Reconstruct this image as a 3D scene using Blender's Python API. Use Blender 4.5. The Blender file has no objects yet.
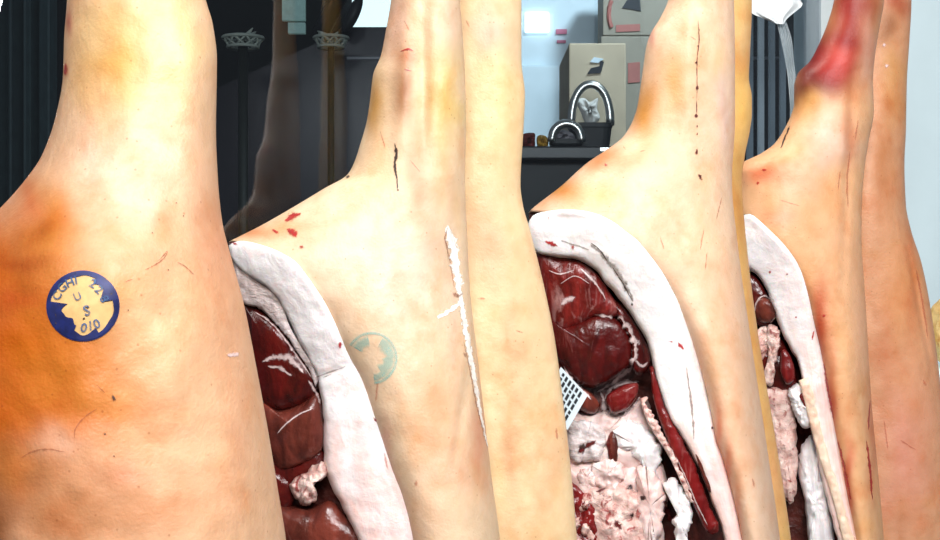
import bpy, bmesh, math, random
from mathutils import Vector, noise, Matrix
from mathutils.bvhtree import BVHTree
random.seed(7)
S = bpy.context.scene
COL = S.collection
F = 1300.0            # focal length in pixels of the 940 px frame
ZC = 1.10             # camera height
# ------------------------------------------------------------------ camera, world, lights, exposure
cd = bpy.data.cameras.new('camera'); cam = bpy.data.objects.new('camera', cd); COL.objects.link(cam)
cam.location = (0, 0, ZC); cam.rotation_euler = (math.pi/2, 0, 0)
cd.sensor_width = 36; cd.lens = F*36/940; cd.clip_start = .02
S.camera = cam
W = bpy.data.worlds.new('world'); S.world = W; W.use_nodes = True
W.node_tree.nodes['Background'].inputs[0].default_value = (.75, .85, 1, 1)
W.node_tree.nodes['Background'].inputs[1].default_value = .13
def area(name, loc, target, sx, sy, power, color):
    l = bpy.data.lights.new(name, 'AREA'); l.shape = 'RECTANGLE'; l.size = sx; l.size_y = sy
    l.energy = power; l.color = color
    o = bpy.data.objects.new(name, l); COL.objects.link(o); o.location = loc
    o.rotation_euler = (Vector(target)-Vector(loc)).to_track_quat('-Z', 'Y').to_euler()
    return o
area('shop_lamp_front', (.22, -.55, 2.0), (.15, 1.25, 1.05), 1.0, .5, 52, (1, .975, .975))
area('fill_left', (-1.0, -.4, 2.4), (0, 1.2, 1.0), .8, .4, 12, (1, .96, .9))  # unseen weak fill added from the left
area('shop_lamp_right', (1.3, .0, 2.3), (.5, 1.5, 1.0), .8, .4, 21, (1, .98, .96))
area('back_fill', (-.35, 1.62, 2.45), (-.1, 1.35, .9), .9, .2, 16, (1, .95, .85))  # unseen lamp added behind the row to light backs and rims
def spot(name, loc, target, power, deg, color):
    l = bpy.data.lights.new(name, 'SPOT'); l.energy = power; l.spot_size = math.radians(deg); l.spot_blend = .5; l.shadow_soft_size = .1; l.color = color
    o = bpy.data.objects.new(name, l); COL.objects.link(o); o.location = loc
    o.rotation_euler = (Vector(target)-Vector(loc)).to_track_quat('-Z', 'Y').to_euler()
spot('behind_glass_fill', (.75, 2.7, 2.5), (.33, 3.7, 1.55), 80, 62, (.82, .94, 1))  # unseen spot added to brighten the boxes and fridge behind the glass
S.view_settings.view_transform = 'Standard'; S.view_settings.look = 'None'
S.view_settings.exposure = .21; S.view_settings.gamma = 1.0; S.view_settings.use_curve_mapping = False

# ------------------------------------------------------------------ helpers
def at(px, py, Y):
    return Vector(((px-470)/F*Y, Y, ZC+(270-py)/F*Y))
def lin(c):
    r = []
    for v in c:
        v = v/255
        r.append(v/12.92 if v <= .04045 else ((v+.055)/1.055)**2.4)
    return tuple(r)
def interp(tab, y):
    """monotone (Fritsch-Carlson style) interpolation of (y, value) pairs"""
    n = len(tab)
    if y <= tab[0][0]: return tab[0][1]
    if y >= tab[-1][0]: return tab[-1][1]
    i = 0
    while tab[i+1][0] < y: i += 1
    def sl(k): return (tab[k+1][1]-tab[k][1])/(tab[k+1][0]-tab[k][0])
    def tan(k):
        if k == 0: return sl(0)
        if k == n-1: return sl(n-2)
        a, b = sl(k-1), sl(k)
        if a*b <= 0: return 0
        return 2*a*b/(a+b)
    h = tab[i+1][0]-tab[i][0]; t = (y-tab[i][0])/h
    m0, m1 = tan(i)*h, tan(i+1)*h
    p0, p1 = tab[i][1], tab[i+1][1]
    return (2*t**3-3*t*t+1)*p0+(t**3-2*t*t+t)*m0+(-2*t**3+3*t*t)*p1+(t**3-t*t)*m1
def smooth_closed(P, n):
    out = []; k = len(P); per = max(2, n//k)
    for i in range(k):
        a, b, c, d = [Vector(P[(i+j-1) % k]) for j in range(4)]
        for s in range(per):
            t = s/per
            out.append(.5*((2*b)+(c-a)*t+(2*a-5*b+4*c-d)*t*t+(3*b-a-3*c+d)*t**3))
    return out
def resample(P, n):
    """open Catmull-Rom through P, resampled to n points by length"""
    P = [Vector(p) for p in P]; Q = []
    for i in range(len(P)-1):
        a = P[i-1] if i else 2*P[0]-P[1]
        b, c = P[i], P[i+1]
        d = P[i+2] if i+2 < len(P) else 2*P[-1]-P[-2]
        for s in range(16):
            t = s/16
            Q.append(.5*((2*b)+(c-a)*t+(2*a-5*b+4*c-d)*t*t+(3*b-a-3*c+d)*t**3))
    Q.append(P[-1])
    L = [0]
    for i in range(1, len(Q)): L.append(L[-1]+(Q[i]-Q[i-1]).length)
    out = []; j = 0
    for k in range(n):
        l = L[-1]*k/(n-1)
        while j < len(Q)-2 and L[j+1] < l: j += 1
        w = (l-L[j])/max(1e-9, L[j+1]-L[j])
        out.append(Q[j].lerp(Q[j+1], min(1, max(0, w))))
    return out
def tag(o, label=None, cat=None, group=None, kind=None):
    if label: o['label'] = label
    if cat: o['category'] = cat
    if group: o['group'] = group
    if kind: o['kind'] = kind
    return o
def empty(name, loc, label=None, cat=None, group=None):
    o = bpy.data.objects.new(name, None); COL.objects.link(o); o.location = loc; o.empty_display_size = .05
    return tag(o, label, cat, group)
def mesh_obj(name, verts, faces, mat, parent=None, smooth=True, label=None, origin=None, weights=None):
    """link a mesh given in world coordinates"""
    off = Vector(parent['_w']) if parent is not None and '_w' in parent else (Vector(origin) if origin is not None else Vector((0, 0, 0)))
    me = bpy.data.meshes.new(name)
    me.from_pydata([tuple(Vector(v)-off) for v in verts], [], faces); me.update()
    if smooth:
        for p in me.polygons: p.use_smooth = True
    if weights:
        at_ = me.attributes.new('cover', 'FLOAT', 'POINT')
        for i_, w_ in enumerate(weights): at_.data[i_].value = w_
    o = bpy.data.objects.new(name, me); COL.objects.link(o)
    if mat: me.materials.append(mat)
    if parent is not None: o.parent = parent
    elif origin is not None: o.location = off
    if label: o['label'] = label
    return o
class MB:
    """collects shapes into one mesh"""
    def __init__(s): s.v = []; s.f = []; s.w = []
    def add(s, v, f, w=None):
        k = len(s.v); s.w += list(w) if w else [1]*len(v); s.v += [Vector(p) for p in v]; s.f += [tuple(i+k for i in q) for q in f]
    def box(s, lo, hi, M=None, bev=0):
        bm = bmesh.new(); bmesh.ops.create_cube(bm, size=1)
        c = (Vector(lo)+Vector(hi))/2; d = Vector(hi)-Vector(lo)
        for v in bm.verts: v.co = Vector((v.co.x*d.x, v.co.y*d.y, v.co.z*d.z))+c
        if bev: bmesh.ops.bevel(bm, geom=bm.edges[:], offset=bev, segments=2, affect='EDGES', profile=.6)
        if M is not None:
            for v in bm.verts: v.co = M @ v.co
        bm.verts.index_update()
        s.add([v.co.copy() for v in bm.verts], [[v.index for v in f.verts] for f in bm.faces]); bm.free()
    def tube(s, P, r, n=10, closed=False):
        P = [Vector(p) for p in P]; m = len(P); vs = []; fs = []
        up = Vector((.13, .2, .97))
        for i in range(m):
            if closed: t = (P[(i+1) % m]-P[i-1]).normalized()
            else: t = (P[min(i+1, m-1)]-P[max(i-1, 0)]).normalized()
            a = t.cross(up)
            if a.length < .05: a = t.cross(Vector((1, 0, 0)))
            a.normalize(); b = t.cross(a)
            rr = r[i] if isinstance(r, (list, tuple)) else r
            for k in range(n):
                an = 2*math.pi*k/n
                vs.append(P[i]+(a*math.cos(an)+b*math.sin(an))*rr)
        for i in range(m if closed else m-1):
            j = (i+1) % m
            for k in range(n):
                fs.append((i*n+k, i*n+(k+1) % n, j*n+(k+1) % n, j*n+k))
        if not closed:
            fs.append(tuple(range(n))[::-1]); fs.append(tuple(range((m-1)*n, m*n)))
        s.add(vs, fs)
    def prism(s, P, thick, axis):
        """polygon of 3D points extruded by the vector axis*thick"""
        n = len(P); d = Vector(axis)*thick
        s.add([Vector(p) for p in P]+[Vector(p)+d for p in P],
              [tuple(range(n))[::-1], tuple(range(n, 2*n))]+[(i, (i+1) % n, n+(i+1) % n, n+i) for i in range(n)])
    def build(s, name, mat, parent=None, smooth=False, label=None, origin=None):
        return mesh_obj(name, s.v, s.f, mat, parent, smooth, label, origin)

# ------------------------------------------------------------------ materials
def new_mat(name):
    m = bpy.data.materials.new(name); m.use_nodes = True
    nt = m.node_tree; b = nt.nodes['Principled BSDF']
    return m, nt, b
def simple(name, rgb, rough=.5, metal=0, var=.12, scale=30, bump=0, emit=0, spec=.5, alpha=None):
    m, nt, b = new_mat(name); c = lin(rgb)
    N = nt.nodes; L = nt.links
    tc = N.new('ShaderNodeTexCoord'); nz = N.new('ShaderNodeTexNoise'); nz.inputs['Scale'].default_value = scale
    nz.inputs['Detail'].default_value = 6
    L.new(tc.outputs['Object'], nz.inputs['Vector'])
    rp = N.new('ShaderNodeValToRGB')
    rp.color_ramp.elements[0].position = .3; rp.color_ramp.elements[1].position = .7
    rp.color_ramp.elements[0].color = tuple(x*(1-var) for x in c)+(1,)
    rp.color_ramp.elements[1].color = tuple(min(1, x*(1+var)) for x in c)+(1,)
    L.new(nz.outputs['Fac'], rp.inputs[0]); L.new(rp.outputs[0], b.inputs['Base Color'])
    b.inputs['Roughness'].default_value = rough; b.inputs['Metallic'].default_value = metal
    b.inputs['Specular IOR Level'].default_value = spec
    if bump:
        bp = N.new('ShaderNodeBump'); bp.inputs['Strength'].default_value = bump; bp.inputs['Distance'].default_value = .003
        L.new(nz.outputs['Fac'], bp.inputs['Height']); L.new(bp.outputs[0], b.inputs['Normal'])
    if emit:
        b.inputs['Emission Color'].default_value = c+(1,); b.inputs['Emission Strength'].default_value = emit
    if alpha is not None: b.inputs['Alpha'].default_value = alpha
    return m
def skin_mat():
    m, nt, b = new_mat('pork_skin'); N = nt.nodes; L = nt.links
    at_ = N.new('ShaderNodeAttribute'); at_.attribute_name = 'blotch'
    tc = N.new('ShaderNodeTexCoord')
    n1 = N.new('ShaderNodeTexNoise'); n1.inputs['Scale'].default_value = 20; n1.inputs['Detail'].default_value = 8; n1.inputs['Roughness'].default_value = .65
    n2 = N.new('ShaderNodeTexNoise'); n2.inputs['Scale'].default_value = 70; n2.inputs['Detail'].default_value = 4
    n3 = N.new('ShaderNodeTexNoise'); n3.inputs['Scale'].default_value = 420; n3.inputs['Detail'].default_value = 2
    for n in (n1, n2, n3): L.new(tc.outputs['Object'], n.inputs['Vector'])
    r1 = N.new('ShaderNodeValToRGB'); r1.color_ramp.elements[0].position = .5; r1.color_ramp.elements[1].position = .72
    L.new(n1.outputs['Fac'], r1.inputs[0])
    mx = N.new('ShaderNodeMixRGB'); mx.blend_type = 'MULTIPLY'; mx.inputs[2].default_value = (.93, .68, .52, 1)
    ma = N.new('ShaderNodeMath'); ma.operation = 'MULTIPLY'; ma.inputs[1].default_value = .75
    L.new(r1.outputs[0], ma.inputs[0]); L.new(ma.outputs[0], mx.inputs[0]); L.new(at_.outputs['Color'], mx.inputs[1])
    r2 = N.new('ShaderNodeValToRGB'); r2.color_ramp.elements[0].position = .3; r2.color_ramp.elements[1].position = .6
    r2.color_ramp.elements[0].color = (.86, .8, .72, 1); r2.color_ramp.elements[1].color = (1, 1, 1, 1)
    L.new(n2.outputs['Fac'], r2.inputs[0])
    m2 = N.new('ShaderNodeMixRGB'); m2.blend_type = 'MULTIPLY'; m2.inputs[0].default_value = .5
    L.new(mx.outputs[0], m2.inputs[1]); L.new(r2.outputs[0], m2.inputs[2])
    # sparse dark pores and bristle roots
    vo = N.new('ShaderNodeTexVoronoi'); vo.inputs['Scale'].default_value = 95
    L.new(tc.outputs['Object'], vo.inputs['Vector'])
    r3 = N.new('ShaderNodeValToRGB'); r3.color_ramp.elements[0].position = .045; r3.color_ramp.elements[1].position = .1
    r3.color_ramp.elements[0].color = (.55, .4, .3, 1); r3.color_ramp.elements[1].color = (1, 1, 1, 1)
    L.new(vo.outputs['Distance'], r3.inputs[0])
    m3 = N.new('ShaderNodeMixRGB'); m3.blend_type = 'MULTIPLY'; m3.inputs[0].default_value = .55
    L.new(m2.outputs[0], m3.inputs[1]); L.new(r3.outputs[0], m3.inputs[2])
    L.new(m3.outputs[0], b.inputs['Base Color'])
    b.inputs['Roughness'].default_value = .48; b.inputs['Specular IOR Level'].default_value = .35
    b.inputs['Subsurface Weight'].default_value = .12; b.inputs['Subsurface Scale'].default_value = .006
    b.inputs['Subsurface Radius'].default_value = (1, .4, .2)
    ad = N.new('ShaderNodeMath'); ad.operation = 'MULTIPLY_ADD'; ad.inputs[1].default_value = .35
    L.new(n3.outputs['Fac'], ad.inputs[0]); L.new(n2.outputs['Fac'], ad.inputs[2])
    bp = N.new('ShaderNodeBump'); bp.inputs['Strength'].default_value = .38; bp.inputs['Distance'].default_value = .0025
    L.new(ad.outputs[0], bp.inputs['Height']); L.new(bp.outputs[0], b.inputs['Normal'])
    return m
def flesh(name, dark, light, streak, rough=.3, stretch=(9, 9, 2.2), scale=9, smix=.5, thr=(.58, .72), bump=.35, sss=.1):
    """meat or fat: two tone noise with pale streaks of membrane or marbling"""
    m, nt, b = new_mat(name); N = nt.nodes; L = nt.links
    tc = N.new('ShaderNodeTexCoord'); mp = N.new('ShaderNodeMapping'); mp.inputs['Scale'].default_value = stretch
    mp.inputs['Rotation'].default_value = (0, .45, 0)
    L.new(tc.outputs['Object'], mp.inputs[0])
    n1 = N.new('ShaderNodeTexNoise'); n1.inputs['Scale'].default_value = scale; n1.inputs['Detail'].default_value = 7; n1.inputs['Distortion'].default_value = .6
    n2 = N.new('ShaderNodeTexNoise'); n2.inputs['Scale'].default_value = scale*.8; n2.inputs['Detail'].default_value = 9; n2.inputs['Roughness'].default_value = .6; n2.inputs['Distortion'].default_value = 1.4
    n3 = N.new('ShaderNodeTexNoise'); n3.inputs['Scale'].default_value = 130; n3.inputs['Detail'].default_value = 5
    L.new(mp.outputs[0], n1.inputs['Vector']); L.new(mp.outputs[0], n2.inputs['Vector']); L.new(tc.outputs['Object'], n3.inputs['Vector'])
    r = N.new('ShaderNodeValToRGB'); r.color_ramp.elements[0].position = .35; r.color_ramp.elements[1].position = .68
    r.color_ramp.elements[0].color = lin(dark)+(1,); r.color_ramp.elements[1].color = lin(light)+(1,)
    L.new(n1.outputs['Fac'], r.inputs[0])
    r2 = N.new('ShaderNodeValToRGB'); r2.color_ramp.elements[0].position = thr[0]; r2.color_ramp.elements[1].position = thr[1]
    L.new(n2.outputs['Fac'], r2.inputs[0])
    ml = N.new('ShaderNodeMath'); ml.operation = 'MULTIPLY'; ml.inputs[1].default_value = smix
    L.new(r2.outputs[0], ml.inputs[0])
    mx = N.new('ShaderNodeMixRGB'); mx.inputs[2].default_value = lin(streak)+(1,)
    L.new(ml.outputs[0], mx.inputs[0]); L.new(r.outputs[0], mx.inputs[1]); pk = N.new('ShaderNodeAttribute'); pk.attribute_name = 'cover'
    pm = N.new('ShaderNodeMixRGB'); pm.inputs[2].default_value = lin((240, 190, 176))+(1,)
    L.new(pk.outputs['Fac'], pm.inputs[0]); L.new(mx.outputs[0], pm.inputs[1]); L.new(pm.outputs[0], b.inputs['Base Color'])
    b.inputs['Roughness'].default_value = rough
    b.inputs['Subsurface Weight'].default_value = sss; b.inputs['Subsurface Scale'].default_value = .004
    ad = N.new('ShaderNodeMath'); ad.operation = 'ADD'
    L.new(n3.outputs['Fac'], ad.inputs[0]); L.new(n2.outputs['Fac'], ad.inputs[1])
    bp = N.new('ShaderNodeBump'); bp.inputs['Strength'].default_value = bump; bp.inputs['Distance'].default_value = .004
    L.new(ad.outputs[0], bp.inputs['Height']); L.new(bp.outputs[0], b.inputs['Normal'])
    return m
def glass_mat():
    m = bpy.data.materials.new('window_glass'); m.use_nodes = True; nt = m.node_tree; N = nt.nodes; L = nt.links
    N.remove(N['Principled BSDF'])
    tr = N.new('ShaderNodeBsdfTransparent'); tr.inputs[0].default_value = (.86, .9, .92, 1)
    gl = N.new('ShaderNodeBsdfGlossy'); gl.inputs['Roughness'].default_value = .004
    fr = N.new('ShaderNodeFresnel'); fr.inputs['IOR'].default_value = 1.5
    mx = N.new('ShaderNodeMixShader')
    L.new(fr.outputs[0], mx.inputs[0]); L.new(tr.outputs[0], mx.inputs[1]); L.new(gl.outputs[0], mx.inputs[2])
    L.new(mx.outputs[0], N['Material Output'].inputs[0])
    return m
SKIN = skin_mat()
FAT = flesh('white_fat', (234, 231, 231), (246, 245, 246), (232, 196, 190), .42, (4, 4, 4), 14, .5, (.54, .76), .28, .15)
PINKFAT = flesh('pinkish_fat', (218, 186, 178), (242, 226, 222), (190, 118, 110), .4, (4, 4, 3), 14, .5, (.5, .75), .22, .15)
CREAMFAT = flesh('cream_fat', (226, 196, 170), (240, 222, 200), (220, 150, 120), .45, (5, 5, 2), 14, .5, (.5, .75), .35, .15)
MEMBRANE = flesh('membrane', (196, 182, 178), (224, 216, 216), (170, 150, 145), .35, (3, 3, 12), 12, .5, (.45, .65), .6, .1)
MEAT = flesh('dark_red_meat', (50, 12, 11), (90, 20, 18), (160, 100, 96), .22, (9, 9, 2.2), 8, .35, (.6, .76), .3, .05)
MEATB = flesh('brown_red_meat', (70, 30, 24), (122, 56, 44), (170, 116, 104), .25, (8, 8, 2.5), 8, .35, (.6, .76), .3, .05)
BRIGHT = flesh('bright_red_meat', (86, 15, 15), (124, 26, 26), (190, 120, 114), .25, (10, 10, 2), 7, .45, (.56, .72), .3, .05)
UPPER = flesh('upper_red_meat', (84, 18, 16), (132, 36, 32), (206, 160, 154), .28, (12, 12, 2), 7, .6, (.52, .72), .35, .05)
RAG = flesh('ragged_tissue', (200, 156, 146), (234, 210, 200), (140, 30, 28), .35, (5, 5, 5), 16, .85, (.55, .64), .7, .12)
CAVITY = flesh('cavity_lining', (52, 18, 14), (104, 46, 38), (150, 90, 80), .35, (5, 5, 3), 12, .4, (.58, .72), .5, .05)
def stain(name, rgb, strength=1, rough=.45, soft=.5, scale=380, var=.2, bias=-.55):
    """a stain whose cover thins out unevenly towards its edge"""
    m = simple(name, rgb, rough, var=var, scale=160); nt = m.node_tree; N = nt.nodes; L = nt.links; b = N['Principled BSDF']
    a = N.new('ShaderNodeAttribute'); a.attribute_name = 'cover'
    tc = N.new('ShaderNodeTexCoord'); nz = N.new('ShaderNodeTexNoise'); nz.inputs['Scale'].default_value = scale; nz.inputs['Detail'].default_value = 3
    L.new(tc.outputs['Object'], nz.inputs['Vector'])
    m1 = N.new('ShaderNodeMath'); m1.operation = 'MULTIPLY_ADD'; m1.inputs[1].default_value = 1.1; m1.inputs[2].default_value = bias
    L.new(nz.outputs['Fac'], m1.inputs[0])
    ad = N.new('ShaderNodeMath'); ad.operation = 'ADD'; L.new(a.outputs['Fac'], ad.inputs[0]); L.new(m1.outputs[0], ad.inputs[1])
    mr = N.new('ShaderNodeMapRange'); mr.interpolation_type = 'SMOOTHSTEP'
    mr.inputs['From Min'].default_value = .5-soft*.5; mr.inputs['From Max'].default_value = .5+soft*.5; mr.inputs['To Max'].default_value = strength
    L.new(ad.outputs[0], mr.inputs['Value']); L.new(mr.outputs[0], b.inputs['Alpha'])
    return m
SINEW = stain('sinew', (226, 204, 202), .75, .35, .9)
BLOOD = stain('blood', (168, 22, 28), .85, .35, .7)
DRYBLOOD = stain('dried_blood', (86, 22, 16), .9, .5, .5)
SCRATCH = stain('scratch', (196, 96, 66), .42, .5, 1)
VEIN = stain('vein_line', (150, 80, 52), .55, .5, .9, 500, .2, -.65)
DARKMARK = stain('dark_mark', (46, 26, 22), .9, .5, .5)
GREYLINE = stain('grey_line', (120, 110, 100), .6, .5, .7)
TISSUESPOT = stain('tissue_spot', (92, 24, 24), .9, .35, .6, 260)
SLITFAT = stain('slit_fat', (250, 240, 228), 1, .45, .3, 300)
INK = stain('blue_ink', (14, 26, 82), .96, .55, .5, 320, .4, -.72)
INKP = stain('pale_blue_ink', (44, 76, 116), .85, .55, .6, 420, .3, -.85)
TEALINK = stain('faded_teal_ink', (130, 196, 188), .42, .5, 1, 160, .1)
STAMPSKIN = simple('stamped_skin', (196, 160, 104), .55, var=.1, scale=200)
# ------------------------------------------------------------------ setting
U = Vector((.906, .423, 0)).normalized(); NB = Vector((-U.y, U.x, 0))     # along and beyond the display window
PW = Vector((-.106, 2.105, 0))
def onwin(px):                                                          # foot point of the ray through px on the window line
    s = (px-470)/F
    t = (s*PW.y-PW.x)/(U.x-s*U.y)
    return PW+U*t
WALLM = simple('pale_blue_wall_paint', (222, 244, 250), .7, var=.04, scale=6)
FLOORM = simple('dark_floor_tile', (60, 56, 54), .4, var=.15, scale=5)
CEILM = simple('ceiling_paint', (120, 120, 116), .8, var=.03)
FRAMEM = simple('white_window_frame', (222, 232, 236), .4, var=.03)
ASPHALT = simple('dark_facade', (15, 18, 19), .8, var=.3, scale=3)
def wbox(m, a, b, t0, t1, z0, z1, bev=0):
    """box along the window line from foot a to foot b, t0..t1 beyond it"""
    P = [a+NB*t0, b+NB*t0, b+NB*t1, a+NB*t1]
    m.prism([Vector((p.x, p.y, z0)) for p in P], z1-z0, (0, 0, 1))
m = MB(); m.box((-4, -3, -.1), (5, 8, 0)); tag(m.build('floor', FLOORM), kind='structure')
wl = onwin(-420); wr = onwin(826)
m = MB(); wbox(m, wl, wr, 0, .006, .25, 2.6); win = m.build('window_1', glass_mat()); tag(win, kind='structure')
m = MB(); wbox(m, onwin(821), onwin(834), -.03, .05, 0, 2.62); fr = m.build('window_frame', FRAMEM, win)
m = MB(); wbox(m, wl, wr, -.05, .06, 0, .25); tag(m.build('wall_back', WALLM), kind='structure')
m = MB(); wbox(m, onwin(834.5), onwin(834.5)+U*2.2, 0, .12, 0, 2.62); tag(m.build('wall_right', WALLM), kind='structure')
# dark facade across the way, with glowing panels added for bright sky and pale patches
m = MB(); m.box((-4, 6.5, 0), (5, 6.7, 5)); fac = tag(m.build('wall_far', ASPHALT), kind='structure')
LIT = simple('sky_glow', (226, 246, 250), .3, var=.03, emit=1.3)
DIM = simple('dim_glow', (150, 186, 180), .3, var=.2, emit=.22)
for k, (a, b, c, d) in enumerate([(352, -60, 440, 32), (282, -30, 306, 20), (288, 24, 306, 33)]):
    m = MB(); p = at(a, d, 6.46); q = at(b if False else c, b, 6.5); m.box((p.x, 6.46, p.z), (q.x, 6.497, q.z))
    o = m.build('window_%d' % (k+2), DIM if k else LIT); tag(o, kind='structure')  # added emissive panels; the first stands in for bright sky

# ------------------------------------------------------------------ carcass builder
ALLBVH = {}
class Side:
    def __init__(s, label, Y0, left, right, tip, rim, front, back, k, recess, base, blots, bumps=(), seed=0, group='pork sides hanging in a row'):
        s.Y0 = Y0; s.left = left; s.right = right; s.tip = tip; s.rim = rim; s.k = k; s.recess = recess
        s.front = front; s.back = back; s.bumps = bumps; s.seed = seed
        ml, mr_ = left[0][1], right[0][1]; mc_, hw_ = (ml+mr_)/2, (mr_-ml)/2
        left = [(-520, mc_-hw_*.75), (-400, mc_-hw_*.8), (-330, mc_-hw_*1.1), (-250, mc_-hw_*.95)]+left
        right = [(-520, mc_+hw_*.7), (-400, mc_+hw_*.75), (-330, mc_+hw_*1.05), (-250, mc_+hw_*.95)]+right
        s.left = left; s.right = right
        s.y0 = left[0][0]; s.y1 = right[-1][0]
        rg = random.Random(seed*11); blots = list(blots); mott = []
        for _ in range(150 if seed == 1 else 110):
            y_ = rg.uniform(-40, 560); x_ = rg.uniform(interp(left, y_), interp(right, y_))
            kk = rg.choice([1, 1, -1, 2, 3]); f_ = rg.uniform(.6, 1.3)
            mott.append((x_, y_, rg.uniform(3, 11)*f_, rg.uniform(5, 20)*f_, kk, rg.uniform(.18, .5 if seed > 5 else .38)))
        s.mott = mott
        s.ytip = tip[1] if tip else 1e9
        s.bv = []; s.bf = []; s.tone = {1: .72, 2: .78, 3: .84, 4: .80, 6: .84, 7: .8}.get(seed, .9)
        s.slope = (interp(left, s.ytip-5)-interp(left, s.ytip-1))/4 if tip else 0
        mid = (interp(left, s.y1) + interp(right, s.y1))/2
        w = at(mid, s.y1, Y0)
        s.root = empty('pork_side', w, label, 'pork', group); s.root['_w'] = tuple(w)
        # rows: dense where the rim starts
        rows = []; y = s.y0
        while y < s.y1:
            rows.append(y); y += (6 if y < -70 else .8 if tip and s.ytip-2 < y < s.ytip+26 else 2.2)
        rows.append(s.y1)
        nf, nb_, nc = 90, 50, 16
        V = []; Fc = []; colr = []; CV = []; CF = []
        nrow = nf+1+nb_
        for ri, y in enumerate(rows):
            xl = s.xl(y); xr = interp(right, y); xb = s.xb(y)
            sh = 1.0                                                     # ends close up
            e = min((y-s.y0)/14, (s.y1-y)/25, 1)
            if e < 1: sh = math.sqrt(max(0, 1-(1-e)**2))*.98+.02
            cx = (xl+xr)/2
            for i in range(nf+1):
                u = .5-.5*math.cos(math.pi*i/nf)
                px = xl+(xr-xl)*u; d = s.depth(px, y)
                V.append(at(cx+(px-cx)*sh, y, Y0-d*sh)); colr.append(s.colour(px, y, base, blots))
            bb = interp(back, y)
            for i in range(1, nb_+1):
                u = .5+.5*math.cos(math.pi*i/nb_) if i < nb_ else 0
                px = xb+(xr-xb)*u
                V.append(at(cx+(px-cx)*sh, y, Y0+bb*sh*math.sqrt(max(0, 4*u*(1-u))))); colr.append(s.colour(px, y, base, blots))
            if y >= s.ytip:
                for i in range(nc+1):
                    v = i/nc; px = xb+(xl-xb)*v
                    p = s.cut(px, y, -recess*math.sin(math.pi*v)**.7*min(1, (xl-xb)/60))
                    if i == 0: p.y = Y0
                    p0 = at(cx+(px-cx)*sh, y, Y0+(p.y-Y0)*sh)
                    CV.append(p0)
        def ix(r, i): return r*nrow+(0 if i == nrow-1 and rows[r] < s.ytip else i)
        for r in range(len(rows)-1):
            for i in range(nrow-1):
                Fc.append((ix(r, i), ix(r, i+1), ix(r+1, i+1), ix(r+1, i)))
            if rows[r] < s.ytip <= rows[r+1]: Fc.append((r*nrow, (r+1)*nrow, (r+1)*nrow+nrow-1))
        Fc.append(tuple(range(nrow-1))); k0 = (len(rows)-1)*nrow; Fc.append(tuple(range(k0, k0+nrow-(0 if tip else 1)))[::-1])
        o = mesh_obj('skin', V, Fc, SKIN, s.root)
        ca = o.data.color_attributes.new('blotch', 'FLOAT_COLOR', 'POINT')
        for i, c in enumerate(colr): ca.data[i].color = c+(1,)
        s.addbvh(V, Fc)
        if CV:
            n = len(CV)//(nc+1)
            for r in range(n-1):
                for i in range(nc):
                    a = r*(nc+1)+i; CF.append((a, a+1, a+nc+2, a+nc+1))
            mesh_obj('cavity_lining', CV, CF, CAVITY, s.root, label='dark red inner wall of the cut side')
            s.addbvh(CV, CF)
    def addbvh(s, V, Fc):
        k = len(s.bv); s.bv += [Vector(v) for v in V]; s.bf += [tuple(i+k for i in f) for f in Fc]; s.tree = None
    def xl(s, y):
        if s.tip and y >= s.ytip: return max(interp(s.rim, y), s.tip[0])
        return interp(s.left, y)
    def xb(s, y):
        return s.tip[0] if s.tip and y >= s.ytip else interp(s.left, y)
    def cut(s, px, py, lift=0):
        """point on the cut face: ruled between the skin edge and the far left edge"""
        xl, xb = s.xl(py), s.xb(py)
        dr = s.depth(xl, py)
        if px >= xl: d = s.depth(px, py)
        else: d = dr*(1-.6*min(1.3, (xl-px)/max(14, xl-xb)))
        return at(px, py, s.Y0-d-lift)
    def depth(s, px, y):
        xl = s.xl(y); xr = interp(s.right, y); bf = interp(s.front, y)
        xb = s.xb(y)
        if s.tip and y > s.ytip: xb -= 45*(1-math.exp(-(y-s.ytip)*s.slope/45))
        u = min(1, max(0, (px-xb)/(xr-xb)))
        e = math.sqrt(max(0, 4*u*(1-u))); d = bf*e
        if s.tip and y > s.ytip:
            w = min(1, (y-s.ytip)/150); w = w*w*(3-2*w)
            v = min(1, max(0, (px-xl)/(xr-xl)))
            d = d*(1-w)+w*bf*(.62*math.sqrt(max(0, 1-v*v))+.38*math.sqrt(max(0, 4*v*(1-v))))
        for (bx, by, rx, ry, amp, ang) in s.bumps:
            ca, sa = math.cos(ang), math.sin(ang); dx, dy = px-bx, y-by
            q = ((dx*ca+dy*sa)/rx)**2+((dy*ca-dx*sa)/ry)**2
            if q < 9: d += amp*math.exp(-q)*min(1, e*1.4)
        n = noise.noise(Vector((px*.018, y*.012, s.seed)))*.004+noise.noise(Vector((px*.05, y*.04, s.seed+5)))*.0012
        return d+n*min(1, e*1.2)
    def colour(s, px, y, base, blots):
        c = Vector(lin(base))
        j = 14*noise.noise(Vector((px*.03, y*.03, s.seed+9)))
        j2 = 14*noise.noise(Vector((px*.03, y*.03, s.seed+19)))
        for (bx, by, rx, ry, col, st) in blots:
            w = min(1, min(rx, ry)/18)
            q = ((px+j*w-bx)/rx)**2+((y+j2*w-by)/ry)**2
            if q < 7: c = c.lerp(Vector(lin(col)), st*math.exp(-q))
        for (bx, by, rx, ry, kk, st) in s.mott:
            q = ((px+.4*j-bx)/rx)**2+((y+.6*j2-by)/ry)**2
            if q < 5:
                m_ = {1: (.94, .76, .62), -1: (1.05, 1.1, 1.14), 2: (.96, .86, .62), 3: (.82, .68, .56)}[kk]; w = st*math.exp(-q)
                c = Vector([a*(1-w+w*b) for a, b in zip(c, m_)])
        return tuple(c*s.tone)
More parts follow.
